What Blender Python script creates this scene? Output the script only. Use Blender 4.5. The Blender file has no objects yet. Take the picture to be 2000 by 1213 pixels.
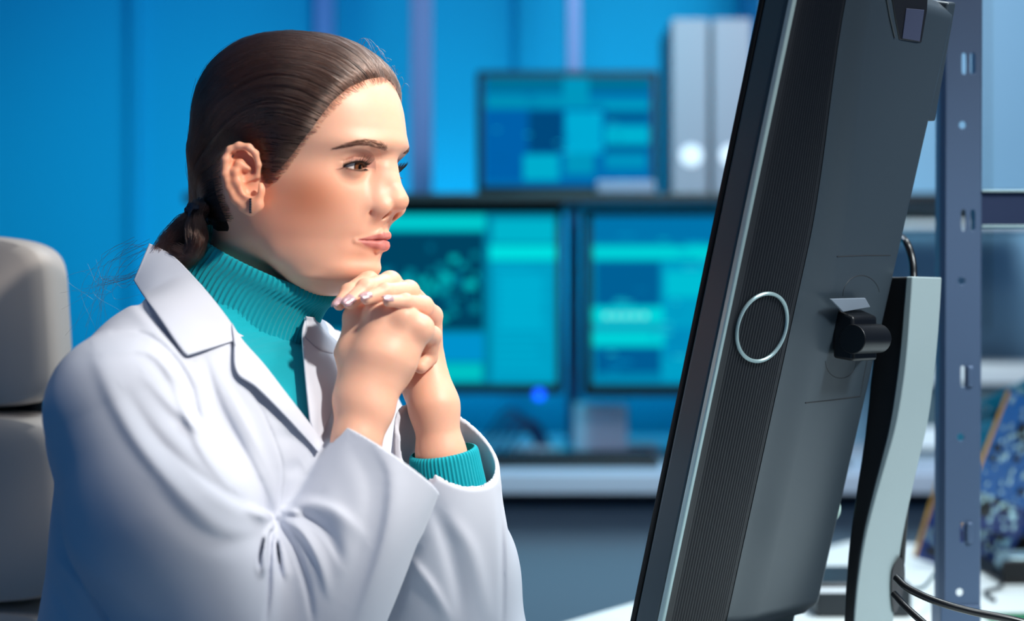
import bpy, math, random, os
import numpy as np
random.seed(4); RNG = np.random.default_rng(7)
C = bpy.context.scene.collection
sc = bpy.context.scene

# ---------------------------------------------------------------- camera, world, lights, exposure
FPX, ZC, CXP, CYP = 3000.0, 1.15, 1000.0, 606.5
cam = bpy.data.cameras.new('camera'); camo = bpy.data.objects.new('camera', cam); C.objects.link(camo)
camo.location = (0, 0, ZC); camo.rotation_euler = (math.pi/2, 0, 0)
cam.sensor_width = 36; cam.lens = 36*FPX/2000; cam.clip_start = .05
cam.dof.use_dof = True; cam.dof.focus_distance = 1.42; cam.dof.aperture_fstop = 2.4
sc.camera = camo
sc.view_settings.view_transform = 'Standard'; sc.view_settings.look = 'None'
sc.view_settings.gamma = 1; sc.view_settings.use_curve_mapping = False
sc.view_settings.exposure = 0.0
try:
    sc.cycles.use_denoising = True
except Exception: pass
W = bpy.data.worlds.new('world'); sc.world = W; W.use_nodes = True
W.node_tree.nodes['Background'].inputs[0].default_value = (.05, .22, .62, 1)
W.node_tree.nodes['Background'].inputs[1].default_value = .14

def look(o, target):
    from mathutils import Vector
    d = Vector(target)-o.location
    o.rotation_euler = d.to_track_quat('-Z', 'Y').to_euler()
def area(name, loc, target, size, power, color, shape='RECTANGLE', sy=None):
    l = bpy.data.lights.new(name, 'AREA'); l.shape = shape; l.size = size; l.size_y = sy or size
    l.energy = power; l.color = color
    o = bpy.data.objects.new(name, l); C.objects.link(o); o.location = loc; look(o, target); return o
def spot(name, loc, target, power, color, ang, blend=.8, rad=.1):
    l = bpy.data.lights.new(name, 'SPOT'); l.energy = power; l.color = color
    l.spot_size = math.radians(ang); l.spot_blend = blend; l.shadow_soft_size = rad
    o = bpy.data.objects.new(name, l); C.objects.link(o); o.location = loc; look(o, target); return o
# warm-white key high in front of her face, blue room fill, blue wall washers
spot('key_spot', (.84, .42, 2.20), (-.132, 1.38, 1.185), 142, (1, .94, .87), 18.6, .30, .05)
spot('equipment_fill_spot', (1.15, .55, 2.3), (.42, 1.58, 1.0), 135, (.86, .96, 1), 27, .6, .12)  # added to brighten the monitor back, stand and rack
area('key_light', (1.14, .90, 2.28), (-.17, 1.38, 1.10), .28, 10, (1, .94, .88))
area('blue_side_light', (-1.5, .2, .4), (-.35, 1.3, .95), 1.0, 2.6, (.04, .40, .95))
area('hair_fill_light', (-.25, 1.15, 2.6), (-.25, 1.4, 1.2), .5, 3.2, (.90, .95, 1))  # added overhead to brighten the hair, not a fixture of the room
area('room_fill_light', (.3, -1.2, 2.0), (0, 1.5, 1.0), 1.6, 1.2, (.55, .78, 1))
area('rim_light', (.1, 2.7, 2.2), (-.25, 1.45, 1.15), .6, 7, (.75, .88, 1))
spot('wall_washer_left', (-1.1, 2.5, 2.6), (-1.1, 4.5, .80), 95, (.06, .80, 1), 66, 1, .3)
spot('wall_washer_centre', (.15, 2.5, 2.6), (.15, 4.5, .80), 135, (.06, .86, 1), 62, 1, .3)
area('wall_top_blue_light', (-.6, 3.4, 2.9), (-.6, 4.5, 1.9), 2.2, 8, (.01, .25, 1), sy=.3)
area('low_wall_fill_light', (.25, 4.1, 1.36), (.25, 4.5, .95), 1.7, 5, (.08, .80, 1), sy=.04)  # added out of sight to brighten the wall below the screens
area('bench_fill_light', (.75, 1.95, 2.7), (.65, 2.75, .6), .6, 34, (.88, .97, 1))  # added overhead to lift the white desk and far bench front
area('shelf_front_light', (.9, 2.4, 2.6), (1.0, 4.1, 1.1), .8, 26, (.85, .93, 1))

# ---------------------------------------------------------------- helpers
def wp(px, py, D):
    px, py, D = np.broadcast_arrays(np.asarray(px, float), np.asarray(py, float), np.asarray(D, float))
    return np.stack([(px-CXP)/FPX*D, D, ZC-(py-CYP)/FPX*D], -1)
def pxof(p):
    return CXP+FPX*p[..., 0]/p[..., 1], CYP-FPX*(p[..., 2]-ZC)/p[..., 1]
def sstep(a, b, x):
    t = np.clip((x-a)/(b-a), 0, 1); return t*t*(3-2*t)
def lin(c):   # sRGB 0-255 -> linear
    return tuple(((v/255)/12.92 if v/255 <= .04045 else ((v/255+.055)/1.055)**2.4) for v in c)+(1,)

def mat(name, col, rough=.5, metal=0, spec=.5, **kw):
    m = bpy.data.materials.new(name); m.use_nodes = True
    b = m.node_tree.nodes['Principled BSDF']
    b.inputs['Base Color'].default_value = col if len(col) == 4 else (*col, 1)
    b.inputs['Roughness'].default_value = rough; b.inputs['Metallic'].default_value = metal
    b.inputs['Specular IOR Level'].default_value = spec
    for k, v in kw.items():
        b.inputs[k.replace('_', ' ')].default_value = v
    return m
def add_bump(m, scale, strength, dist=.001, kind='noise', detail=4):
    nt = m.node_tree; b = nt.nodes['Principled BSDF']
    tc = nt.nodes.new('ShaderNodeTexCoord'); bp = nt.nodes.new('ShaderNodeBump')
    t = nt.nodes.new('ShaderNodeTexNoise'); t.inputs['Scale'].default_value = scale; t.inputs['Detail'].default_value = detail
    nt.links.new(tc.outputs['Object'], t.inputs['Vector'])
    nt.links.new(t.outputs['Fac'], bp.inputs['Height'])
    bp.inputs['Strength'].default_value = strength; bp.inputs['Distance'].default_value = dist
    nt.links.new(bp.outputs[0], b.inputs['Normal'])
    return m
def tint_noise(m, scale, c1, c2, lo=.35, hi=.65):
    nt = m.node_tree; b = nt.nodes['Principled BSDF']
    tc = nt.nodes.new('ShaderNodeTexCoord'); t = nt.nodes.new('ShaderNodeTexNoise'); t.inputs['Scale'].default_value = scale
    r = nt.nodes.new('ShaderNodeValToRGB'); r.color_ramp.elements[0].color = c1; r.color_ramp.elements[1].color = c2
    r.color_ramp.elements[0].position = lo; r.color_ramp.elements[1].position = hi
    nt.links.new(tc.outputs['Object'], t.inputs['Vector']); nt.links.new(t.outputs['Fac'], r.inputs[0])
    nt.links.new(r.outputs[0], b.inputs['Base Color']); return m
def emis(name, col, s=1.0):
    m = bpy.data.materials.new(name); m.use_nodes = True; nt = m.node_tree; nt.nodes.clear()
    e = nt.nodes.new('ShaderNodeEmission'); e.inputs[0].default_value = col; e.inputs[1].default_value = s
    o = nt.nodes.new('ShaderNodeOutputMaterial'); nt.links.new(e.outputs[0], o.inputs[0]); return m

def link(name, me, m=None, parent=None, smooth=True):
    o = bpy.data.objects.new(name, me); C.objects.link(o)
    if m is not None:
        for x in (m if isinstance(m, (list, tuple)) else [m]): me.materials.append(x)
    if parent is not None: o.parent = parent
    if smooth: me.shade_smooth()
    return o
def mesh_np(name, V, Q, m=None, parent=None, smooth=True):
    me = bpy.data.meshes.new(name); V = np.asarray(V, np.float32); Q = np.asarray(Q, np.int32)
    me.vertices.add(len(V)); me.vertices.foreach_set('co', V.ravel())
    k = Q.shape[1]; me.loops.add(Q.size); me.loops.foreach_set('vertex_index', Q.ravel())
    me.polygons.add(len(Q)); me.polygons.foreach_set('loop_start', np.arange(0, Q.size, k, dtype=np.int32))
    me.update(calc_edges=True); me.validate()
    return link(name, me, m, parent, smooth)
def tag(o, label=None, cat=None, group=None, kind=None):
    if label: o['label'] = label
    if cat: o['category'] = cat
    if group: o['group'] = group
    if kind: o['kind'] = kind
    return o
def empty(name, loc, label, cat, group=None, rot=(0, 0, 0)):
    o = bpy.data.objects.new(name, None); C.objects.link(o); o.location = loc; o.rotation_euler = rot
    o.empty_display_size = .05
    return tag(o, label, cat, group)
def rel(V, parent):    # world points -> parent's space
    from mathutils import Matrix
    V = np.asarray(V, float)
    if parent is None: return V
    M = np.eye(4); p = parent; chain = []
    while p is not None: chain.append(p); p = p.parent
    for p in reversed(chain):
        M = M @ np.array(Matrix.LocRotScale(p.location, p.rotation_euler, p.scale))
    Mi = np.linalg.inv(M); return V @ Mi[:3, :3].T + Mi[:3, 3]

class MB:       # small mesh builder in world space
    def __init__(s): s.v = []; s.f = []
    def add(s, V, F):
        n = len(s.v); s.v += [tuple(map(float, x)) for x in V]; s.f += [tuple(i+n for i in f) for f in F]; return s
    def box(s, lo, hi, fr=None):
        V = [(x, y, z) for x in (lo[0], hi[0]) for y in (lo[1], hi[1]) for z in (lo[2], hi[2])]
        if fr is not None: V = [fr(*v) for v in V]
        return s.add(V, [(0, 1, 3, 2), (4, 6, 7, 5), (0, 4, 5, 1), (2, 3, 7, 6), (0, 2, 6, 4), (1, 5, 7, 3)])
    def tube(s, pts, r, n=10, cap=True, flat=None):
        pts = [np.array(p, float) for p in pts]; k = len(pts); rr = r if hasattr(r, '__len__') else [r]*k
        V = []; prev = None
        for i, p in enumerate(pts):
            t = pts[min(i+1, k-1)]-pts[max(i-1, 0)]; t /= np.linalg.norm(t)+1e-12
            if prev is None:
                a = np.array([0, 0, 1.]) if abs(t[2]) < .9 else np.array([1., 0, 0]); u = np.cross(t, a)
            else: u = prev-t*np.dot(prev, t)
            u /= np.linalg.norm(u)+1e-12; w = np.cross(t, u); prev = u
            for j in range(n):
                a = 2*math.pi*j/n; V.append(p+rr[i]*(math.cos(a)*u+math.sin(a)*w*(flat or 1)))
        F = [(i*n+j, i*n+(j+1) % n, (i+1)*n+(j+1) % n, (i+1)*n+j) for i in range(k-1) for j in range(n)]
        if cap: F += [tuple(range(n))[::-1], tuple((k-1)*n+j for j in range(n))]
        return s.add(V, F)
    def prism(s, poly, n0, n1, fr):    # polygon in (a,b), extruded over c
        k = len(poly); V = [fr(a, b, n0) for a, b in poly]+[fr(a, b, n1) for a, b in poly]
        return s.add(V, [tuple(range(k))[::-1], tuple(range(k, 2*k))]+[(i, (i+1) % k, k+(i+1) % k, k+i) for i in range(k)])
    def build(s, name, m=None, parent=None, bevel=0, smooth=True, seg=3):
        import bmesh
        me = bpy.data.meshes.new(name); me.from_pydata([tuple(x) for x in rel(s.v, parent)], [], s.f); me.update()
        bm = bmesh.new(); bm.from_mesh(me); bmesh.ops.recalc_face_normals(bm, faces=bm.faces); bm.to_mesh(me); bm.free()
        o = link(name, me, m, parent, smooth)
        if bevel:
            b = o.modifiers.new('bevel', 'BEVEL'); b.width = bevel; b.segments = seg; b.limit_method = 'ANGLE'; b.angle_limit = math.radians(35)
        if smooth:
            try: me.set_sharp_from_angle(angle=math.radians(38))
            except Exception: pass
        return o
def spl(pts, n):     # Catmull-Rom through points
    P = np.array(pts, float); k = len(P); P = np.vstack([2*P[0]-P[1], P, 2*P[-1]-P[-2]])
    out = []
    for t in np.linspace(0, k-1-1e-9, n):
        i = int(t); u = t-i; a, b, c, d = P[i], P[i+1], P[i+2], P[i+3]
        out.append(.5*((2*b)+(-a+c)*u+(2*a-5*b+4*c-d)*u*u+(-a+3*b-3*c+d)*u**3))
    return np.array(out)

# ---------------------------------------------------------------- implicit surfaces
def smin(a, b, k):
    if k <= 0: return np.minimum(a, b)
    h = np.clip(.5+.5*(b-a)/k, 0, 1); return b+(a-b)*h-k*h*(1-h)
def smax(a, b, k): return -smin(-a, -b, k)
def rcone(p, a, b, r1, r2):
    a = np.asarray(a, float); b = np.asarray(b, float); ba = b-a; L2 = ba@ba
    t = np.clip(((p-a)@ba)/L2, 0, 1)
    q = p-a-t[:, None]*ba
    return np.sqrt((q*q).sum(1))-(r1+(r2-r1)*t)
def ellip(p, c, r, M=None):
    q = p-np.asarray(c, float)
    if M is not None: q = q@M
    r = np.asarray(r, float); k0 = np.sqrt(((q/r)**2).sum(1)); k1 = np.sqrt(((q/(r*r))**2).sum(1))+1e-9
    return k0*(k0-1)/k1
def chain(p, pts, k=0.0):
    f = None
    for i in range(len(pts)-1):
        g = rcone(p, pts[i][0], pts[i+1][0], pts[i][1], pts[i+1][1])
        f = g if f is None else smin(f, g, k)
    return f
def surf(f, lo, hi, h, refine=0, slack=1.2):
    lo = np.array(lo, float); hi = np.array(hi, float)
    n = np.ceil((hi-lo)/(4*h)).astype(int)
    ax = [lo[i]+np.arange(n[i]+1)*4*h for i in range(3)]
    G = np.stack(np.meshgrid(*ax, indexing='ij'), -1).reshape(-1, 3)
    cv = np.concatenate([f(G[i:i+200000]) for i in range(0, len(G), 200000)]).reshape(n+1)
    N = n*4+1
    near = np.abs(cv) < slack*4*h
    m = np.zeros(n, bool)
    for a in (0, 1):
        for b in (0, 1):
            for c in (0, 1):
                m |= near[a:n[0]+a, b:n[1]+b, c:n[2]+c]
    sg = cv[:-1, :-1, :-1]
    big = np.where(sg < 0, -1., 1.).astype(np.float32)
    V = np.ones(N, np.float32)
    V[:-1, :-1, :-1] = np.repeat(np.repeat(np.repeat(big, 4, 0), 4, 1), 4, 2)
    need = np.zeros(N, bool); idx = np.argwhere(m)
    nb = np.zeros(N, bool); mm = np.repeat(np.repeat(np.repeat(m, 4, 0), 4, 1), 4, 2)
    for a in (0, 1):
        for b in (0, 1):
            for c in (0, 1):
                nb[a:N[0]-1+a, b:N[1]-1+b, c:N[2]-1+c] |= mm
    I = np.argwhere(nb)
    for i in range(0, len(I), 400000):
        J = I[i:i+400000]; V[J[:, 0], J[:, 1], J[:, 2]] = f(lo+J*h)
    # surface nets
    S = V < 0
    cnt = np.zeros(N-1, np.int8)
    for a in (0, 1):
        for b in (0, 1):
            for c in (0, 1):
                cnt += S[a:N[0]-1+a, b:N[1]-1+b, c:N[2]-1+c]
    act = (cnt > 0) & (cnt < 8)
    cell = np.argwhere(act); cid = -np.ones(N-1, np.int32); cid[act] = np.arange(len(cell))
    acc = np.zeros((len(cell), 3)); w = np.zeros(len(cell))
    cor = [(a, b, c) for a in (0, 1) for b in (0, 1) for c in (0, 1)]
    for i, ca in enumerate(cor):
        for cb in cor[i+1:]:
            if sum(abs(x-y) for x, y in zip(ca, cb)) != 1: continue
            A = cell+ca; B = cell+cb
            va = V[A[:, 0], A[:, 1], A[:, 2]]; vb = V[B[:, 0], B[:, 1], B[:, 2]]
            x = (va < 0) != (vb < 0); t = np.where(x, va/(va-vb+1e-12), 0)
            acc[x] += (A+(B-A)*t[:, None])[x]; w[x] += 1
    P = lo+acc/w[:, None]*h
    Q = []
    for ax_ in range(3):
        sl0 = [slice(None)]*3; sl1 = [slice(None)]*3; sl0[ax_] = slice(0, -1); sl1[ax_] = slice(1, None)
        a = S[tuple(sl0)]; b = S[tuple(sl1)]
        E = np.argwhere(a != b); o1, o2 = [(1, 2), (2, 0), (0, 1)][ax_]
        E = E[(E[:, o1] > 0) & (E[:, o2] > 0) & (E[:, o1] < N[o1]-1) & (E[:, o2] < N[o2]-1)]
        s = a[E[:, 0], E[:, 1], E[:, 2]]
        def cc(d1, d2):
            e = E.copy(); e[:, o1] -= d1; e[:, o2] -= d2; return cid[e[:, 0], e[:, 1], e[:, 2]]
        q = np.stack([cc(1, 1), cc(0, 1), cc(0, 0), cc(1, 0)], 1)
        q[~s] = q[~s][:, ::-1]; Q.append(q)
    Q = np.concatenate(Q); Q = Q[(Q >= 0).all(1)]
    P = project(f, relax(P, Q, 1), h)
    for _ in range(refine):
        P, Q = subdiv(P, Q); P = project(f, P, h/2)
    return P, Q
def relax(P, Q, it):
    for _ in range(it):
        a = np.zeros_like(P); c = np.zeros(len(P))
        for i in range(4):
            np.add.at(a, Q[:, i], P[Q[:, (i+1) % 4]]); np.add.at(c, Q[:, i], 1)
        P = .5*P+.5*a/np.maximum(c, 1)[:, None]
    return P
def grad(f, P, e=3e-4):
    g = np.empty_like(P)
    for i in range(3):
        d = np.zeros(3); d[i] = e; g[:, i] = (f(P+d)-f(P-d))/(2*e)
    return g
def project(f, P, h, it=2):
    for _ in range(it):
        v = f(P); g = grad(f, P); n2 = (g*g).sum(1)+1e-3
        s = -v[:, None]*g/n2[:, None]; l = np.sqrt((s*s).sum(1)); s *= np.minimum(1, .7*h/(l+1e-12))[:, None]
        P = P+s
    return P
def subdiv(P, Q):
    E = np.concatenate([Q[:, [0, 1]], Q[:, [1, 2]], Q[:, [2, 3]], Q[:, [3, 0]]]); E.sort(1)
    key = E[:, 0].astype(np.int64)*len(P)+E[:, 1]; u, first, inv = np.unique(key, return_index=True, return_inverse=True)
    EV = P[E[first]].mean(1); FV = P[Q].mean(1); n = len(P); ne = len(EV); m = len(Q)
    e = (inv.reshape(4, m).T)+n; fc = np.arange(m)+n+ne
    Q2 = np.concatenate([np.stack([Q[:, i], e[:, i], fc, e[:, (i+3) % 4]], 1) for i in range(4)])
    return np.vstack([P, EV, FV]), Q2
def march(f, px, py, D0=1.0, D1=2.2, n=40):     # first depth at which the view line of a point meets the surface
    px = np.ravel(px).astype(float); py = np.ravel(py).astype(float); D = np.full(len(px), D0); done = np.zeros(len(px), bool)
    for _ in range(n):
        v = f(wp(px, py, D)); D = np.where(done, D, D+np.clip(v*.8, -.02, .03)); done |= np.abs(v) < 2e-4
    v = f(wp(px, py, D)); D[(v > 4e-3) | (D > D1)] = np.nan
    return D

# ================================================================ PERSON
QF = float(os.environ.get('QF', '1'))      # mesh coarseness while drafting
PSI = math.radians(25); CS, SN = math.cos(PSI), math.sin(PSI)
HD = 1.42; H0 = wp(572, 352, HD)
def to_head(p):
    q = p-H0; return np.stack([q[:, 0]*CS-q[:, 1]*SN, q[:, 0]*SN+q[:, 1]*CS, q[:, 2]], 1)
def from_head(q):
    q = np.atleast_2d(q); return np.stack([q[:, 0]*CS+q[:, 1]*SN, -q[:, 0]*SN+q[:, 1]*CS, q[:, 2]], 1)+H0
def hl(px, py, y=0.0):     # head-space point seen at (px,py) at lateral offset y
    a = (px-CXP)/FPX; x = (a*(HD+CS*y)-H0[0]-SN*y)/(CS+SN*a)
    D = HD-SN*x+CS*y; return np.array([x, y, ZC-(py-CYP)/FPX*D-H0[2]])
ANG = [0, 15, 30, 45, 60, 75, 90, 120, 150, 180]
def row(px, py, *rest):
    a = hl(px, py); return [a[2], a[0]]+list(rest)
ROWS = [
    [-.125, .050, .045, .036, .032, .030, .028, .030, .040, .050, .05],
    [-.103, .064, .060, .053, .044, .032, .026, .022, .030, .040, .045],
    row(722, 545, .0750, .0670, .0600, .0480, .0340, .0270, .030, .045, .052),
    row(737, 527, .0815, .0725, .0640, .0560, .0455, .0340, .036, .052, .058),
    row(737, 508, .0825, .0750, .0675, .0610, .0550, .0455, .042, .058, .064),
    row(742, 491, .0855, .0768, .0695, .0635, .0590, .0525, .048, .064, .068),
    row(746, 468, .0880, .0790, .0712, .0655, .0620, .0590, .057, .070, .073),
    row(750, 449, .0910, .0815, .0732, .0675, .0640, .0615, .060, .072, .075),
    row(756, 424, .0940, .0845, .0757, .0695, .0658, .0635, .064, .074, .077),
    row(757, 394, .0955, .0875, .0795, .0725, .0678, .0655, .069, .077, .080),
    row(757, 356, .0960, .0900, .0835, .0765, .0712, .0690, .074, .082, .085),
    row(765, 318, .1000, .0930, .0850, .0775, .0725, .0712, .077, .086, .089),
    row(785, 282, .1090, .1005, .0895, .0795, .0745, .0732, .080, .090, .093),
    row(782, 252, .1080, .1005, .0905, .0815, .0765, .0755, .082, .092, .095),
    row(777, 225, .1065, .1000, .0905, .0825, .0780, .0768, .083, .093, .096),
    [.085, .1065, .1045, .0985, .0905, .0835, .0790, .0778, .084, .093, .096],
    [.150, .1065, .1045, .0985, .0905, .0835, .0790, .0778, .084, .093, .096]]
ROWS = np.array(ROWS); _hi = np.clip((ROWS[:, 0]-.0)/.05, 0, 1); ROWS[:, 9] -= .003+.005*_hi; ROWS[:, 10] -= .004+.007*_hi; ROWS[:, 8] -= .002*_hi; ROWS = ROWS[np.argsort(ROWS[:, 0])]
ZL = np.linspace(-.125, .15, 276)
def pchip(x, y, X):
    d = np.diff(y)/np.diff(x); m = np.zeros_like(y); m[1:-1] = (d[1:]+d[:-1])/2; m[0] = d[0]; m[-1] = d[-1]
    i = np.clip(np.searchsorted(x, X)-1, 0, len(x)-2); h = x[i+1]-x[i]; t = (X-x[i])/h
    return (2*t**3-3*t**2+1)*y[i]+(t**3-2*t**2+t)*h*m[i]+(-2*t**3+3*t**2)*y[i+1]+(t**3-t**2)*h*m[i+1]
T1 = np.stack([pchip(ROWS[:, 0], ROWS[:, j+1], ZL) for j in range(10)], 1)
AL = np.linspace(0, 180, 181)
_xa = np.array([-15.]+ANG+[210.])
TAB = np.stack([pchip(_xa, np.concatenate([[r[1]], r, [r[8]]]), AL) for r in T1], 0)
for _ in range(2): TAB[1:-1] = .25*TAB[:-2]+.5*TAB[1:-1]+.25*TAB[2:]
def polar(z, a):
    u = np.clip((z+.125)/.001, 0, len(ZL)-1.001); v = np.clip(a, 0, 179.99)
    i = u.astype(int); j = v.astype(int); u = u-i; v = v-j
    return (TAB[i, j]*(1-u)+TAB[i+1, j]*u)*(1-v)+(TAB[i, j+1]*(1-u)+TAB[i+1, j+1]*u)*v
ZT = .1325
def skull(q):      # head without nose, eyes, mouth and ears (head space)
    x, y, z = q[:, 0], q[:, 1], q[:, 2]
    r = np.hypot(x, y); a = np.degrees(np.arctan2(np.abs(y), x)); R = polar(z, a)
    zz = np.clip((z-.050)/(ZT-.050), 0, 1); cap = np.sqrt(np.maximum(1-zz**2.15, 1e-4))
    f = (r-R*cap)
    f = f*(.35+.65*cap)                       # keeps the field near unit slope over the crown
    f = smax(f, z-ZT, .022); f = smax(f, -.1075-z, .02)
    return f
EYC = [hl(682, 326, -.0305), None]; EYC[1] = EYC[0]*[1, -1, 1]; EYR = .0122
def bump(q, c, r, amp):
    d = ((q-np.asarray(c))/np.asarray(r)); return -amp*np.exp(-(d*d).sum(1))
def m(q): return np.stack([q[:, 0], -np.abs(q[:, 1]), q[:, 2]], 1)
_h = lambda px, py, y=0.0, dx=0.0: hl(px, py, y)+[dx, 0, 0]
def lid_curves(az):       # opening of the eye in degrees, over azimuth (outer side positive)
    t = np.clip((az+35)/(113.), 0, 1)
    up = -3+17*np.sin(np.pi*t**.85)**.8*1.0
    lo = -3-11*np.sin(np.pi*t**1.1)**.9
    return np.where((az > -35) & (az < 78), up, -3), np.where((az > -35) & (az < 78), lo, -3)
EAR = [(503, 343, .0), (505, 322, .2), (499, 300, .5), (486, 288, .8), (467, 285, 1), (450, 293, 1.2), (441, 312, 1.4), (440, 340, 1.4), (447, 366, 1.2), (459, 388, .9), (474, 402, .6), (490, 408, .35), (505, 400, .15)]
def ear_pt(px, py, o):     # o pushes the rim outwards from the head side
    y = -.0735-.010*o-.0005; return hl(px, py, y)
def on_skull(q0, depth):
    q0 = np.array([q0], float)
    for _ in range(8):
        g = grad(skull, q0); q0 = q0-skull(q0)[:, None]*g/((g*g).sum(1)[:, None]+1e-9)
    g = grad(skull, q0); g /= np.sqrt((g*g).sum()); return q0[0]-g[0]*depth
LIP_END = on_skull(hl(694, 469, -.0240), .0022)
LIP_MID = on_skull(hl(724, 468, -.0145), .0028)
def head_sdf(P, ear=True):
    q = to_head(P); f = skull(q); k = m(q)
    # broad forms
    f = f+bump(k, _h(700, 330, -.032, .005), (.020, .016, .0115), -.0080)      # eye sockets
    f = f+bump(k, (.098, -.013, hl(765, 318)[2]), (.012, .008, .012), -.0045)  # beside the nose root
    f = f+bump(k, _h(705, 284, -.034), (.024, .022, .0075), .0026)            # brow ridge
    f = f+bump(k, (.070, -.050, -.012), (.024, .022, .018), .0022)            # cheekbones
    f = f+bump(k, (.030, -.068, .040), (.026, .020, .026), -.0030)            # temples
    f = f+bump(k, (.078, -.034, -.040), (.018, .016, .022), .0008)
    f = f+bump(k, (.080, -.021, hl(740, 500)[2]), (.014, .010, .010), -.0016)  # below mouth corners
    f = f+bump(q, (.084, 0, hl(737, 528)[2]-.003), (.014, .014, .011), .0022)  # chin
    f = f+bump(k, _h(690, 469, -.0265), (.008, .006, .006), -.0008)           # mouth corners
    # nose
    n1 = hl(766, 318)-[.0062, 0, 0]; n2 = hl(778, 352)-[.0070, 0, 0]; n3 = hl(797, 392)-[.0098, 0, -.0005]
    g = smin(rcone(q, n1, n2, .0066, .0066), rcone(q, n2, n3, .0066, .0094), .004)
    w0 = hl(738, 405, -.0142)
    g = smin(g, ellip(k, n3+[-.006, -.0045, -.0008], (.0098, .0080, .0072)), .005)
    g = smin(g, ellip(k, w0+[.001, .0005, .0012], (.0112, .0060, .0074)), .004)
    g = smin(g, rcone(q, n3+[-.003, 0, -.003], hl(766, 417)-[.006, 0, 0], .0048, .005), .004)
    side = rcone(k, hl(768, 330, -.006)-[.012, 0, 0], w0+[-.004, .003, .001], .008, .0105)
    g = smin(g, side, .010)
    f = smin(f, g, .009)
    nz = ellip(k, hl(750, 416, -.0084)+[0, 0, -.0014], (.0088, .0034, .0040))
    f = smax(f, -nz, .0022)
    f = f+bump(k, hl(721, 405, -.0195), (.0060, .0030, .0095), -.0042)            # wing crease
    f = f+bump(q, (hl(762, 437)[0], 0, hl(762, 437)[2]), (.008, .0028, .0075), -.0011)   # philtrum
    # lips
    zl = hl(752, 469)[2]; zc = hl(692, 469, -.025)[2]
    def lip(zm, r, x0, ex):
        md = LIP_MID+[.0, 0, (zm-zl)*.75]; pts = [((x0-.0002, 0.0, zm), r), ((x0+.0003, -.0055, zm+ex), r), (md, r*.80), (LIP_END+[0, 0, (zm-zl)*.12], .0012)]
        return chain(k, pts, .002)
    xl = hl(757, 460)[0]
    fu = lip(zl+.0036, .0040, xl-.0046, .0006); fl = lip(zl-.0046, .0047, xl-.0068, -.0001)
    f = smin(f, fu, .0038); f = smin(f, fl, .0042)
    yy = np.abs(q[:, 1]); zs = zl+(zc-zl)*np.clip(yy/.025, 0, 1)**1.5+.0006*np.cos(yy/.005)
    gr = np.exp(-((q[:, 2]-zs)/.0010)**2)*sstep(.0262, .019, yy)*(q[:, 0] > .05)
    f = f+.0018*gr
    # eyelids
    e = k-EYC[0]; r = np.sqrt((e*e).sum(1)); az = np.degrees(np.arctan2(-e[:, 1], e[:, 0])); el = np.degrees(np.arctan2(e[:, 2], np.hypot(e[:, 0], e[:, 1])))
    upc, loc = lid_curves(az)
    lid = r-(EYR+.0021)
    f = smin(f, lid, .0060)
    cr = np.exp(-((el-upc-17-2*np.cos(np.radians(az)))/3.6)**2)*sstep(-42, -20, az)*sstep(95, 60, az)*(r < .03)
    f = f+.0017*cr
    bag = np.exp(-((el-loc+15)/5)**2)*sstep(-40, -20, az)*sstep(85, 50, az)*(r < .03); 
    op = np.maximum(el-upc, loc-el)*math.pi/180*r
    op = np.maximum(op, r-.0165); op = np.where((np.abs(az-21) < 60), op, .02)
    f = smax(f, -op, .0007)
    f = smax(f, np.where(r < .026, -(r-(EYR-.0012)), f), .0004) if False else f
    # neck
    nk = rcone(q, (-.026, 0, -.040), (-.062, 0, -.150), .048, .046)
    nk = smin(nk, rcone(q, (.000, 0, -.070), (-.030, 0, -.120), .026, .026), .02)
    f = smin(f, nk, .009)
    if ear: f = ear_sdf(q, f)
    return f
def ear_sdf(q, f):
    k = m(q); sel = (k[:, 1] < -.052) & (np.abs(k[:, 0]+.012) < .045) & (np.abs(k[:, 2]) < .05)
    if not sel.any(): return f
    s = k[sel]; g = f[sel]
    rim = [(ear_pt(a, b, o), [.0022, .0025, .0029, .0032, .0034, .0036, .0036, .0033, .0031, .0034, .0040, .0045, .0045][i]) for i, (a, b, o) in enumerate(EAR)]
    E = chain(s, rim, .002)
    cen = ear_pt(474, 345, .50)
    ax = ear_pt(500, 345, 0)-ear_pt(441, 335, 1.4); ax /= np.linalg.norm(ax); up = np.array([.05, 0, 1.]); up -= ax*(up@ax); up /= np.linalg.norm(up)
    M = np.stack([ax, up, np.cross(ax, up)], 1)
    E = smin(E, ellip(s, cen+[.0, .0035, 0], (.0155, .0275, .0032), M), .004)
    ah = [(ear_pt(468, 318, .85), .0026), (ear_pt(461, 336, .98), .0040), (ear_pt(463, 355, .92), .0042), (ear_pt(474, 375, .65), .0040), (ear_pt(488, 386, .42), .0040)]
    E = smin(E, chain(s, ah, .003), .005)
    E = smin(E, rcone(s, ear_pt(468, 320, .82), ear_pt(484, 330, .50), .0030, .0024), .004)
    E = smin(E, chain(s, [(ear_pt(500, 345, .0), .0026), (ear_pt(486, 353, .35), .0018), (ear_pt(478, 357, .45), .0012)]), .003)
    E = smin(E, ellip(s, ear_pt(491, 399, .38), (.0105, .0042, .0090)), .005)      # lobe
    E = smin(E, ellip(s, ear_pt(509, 372, .30), (.0040, .0040, .0070)), .005)      # tragus
    E = smax(E, -ellip(s, ear_pt(491, 368, .55), (.0068, .0075, .0068)), .003)     # canal / concha
    E = smax(E, -ellip(s, ear_pt(484, 341, .80), (.0075, .0045, .0035)), .003)
    E = smax(E, -ellip(s, ear_pt(470, 303, 1.25), (.0110, .0042, .0042)), .003)
    back = rcone(s, ear_pt(492, 325, -.6), ear_pt(492, 385, -.5), .006, .006)
    E = smin(E, back, .005)
    out = f.copy(); out[sel] = smin(g, E, .0030); return out

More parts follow.
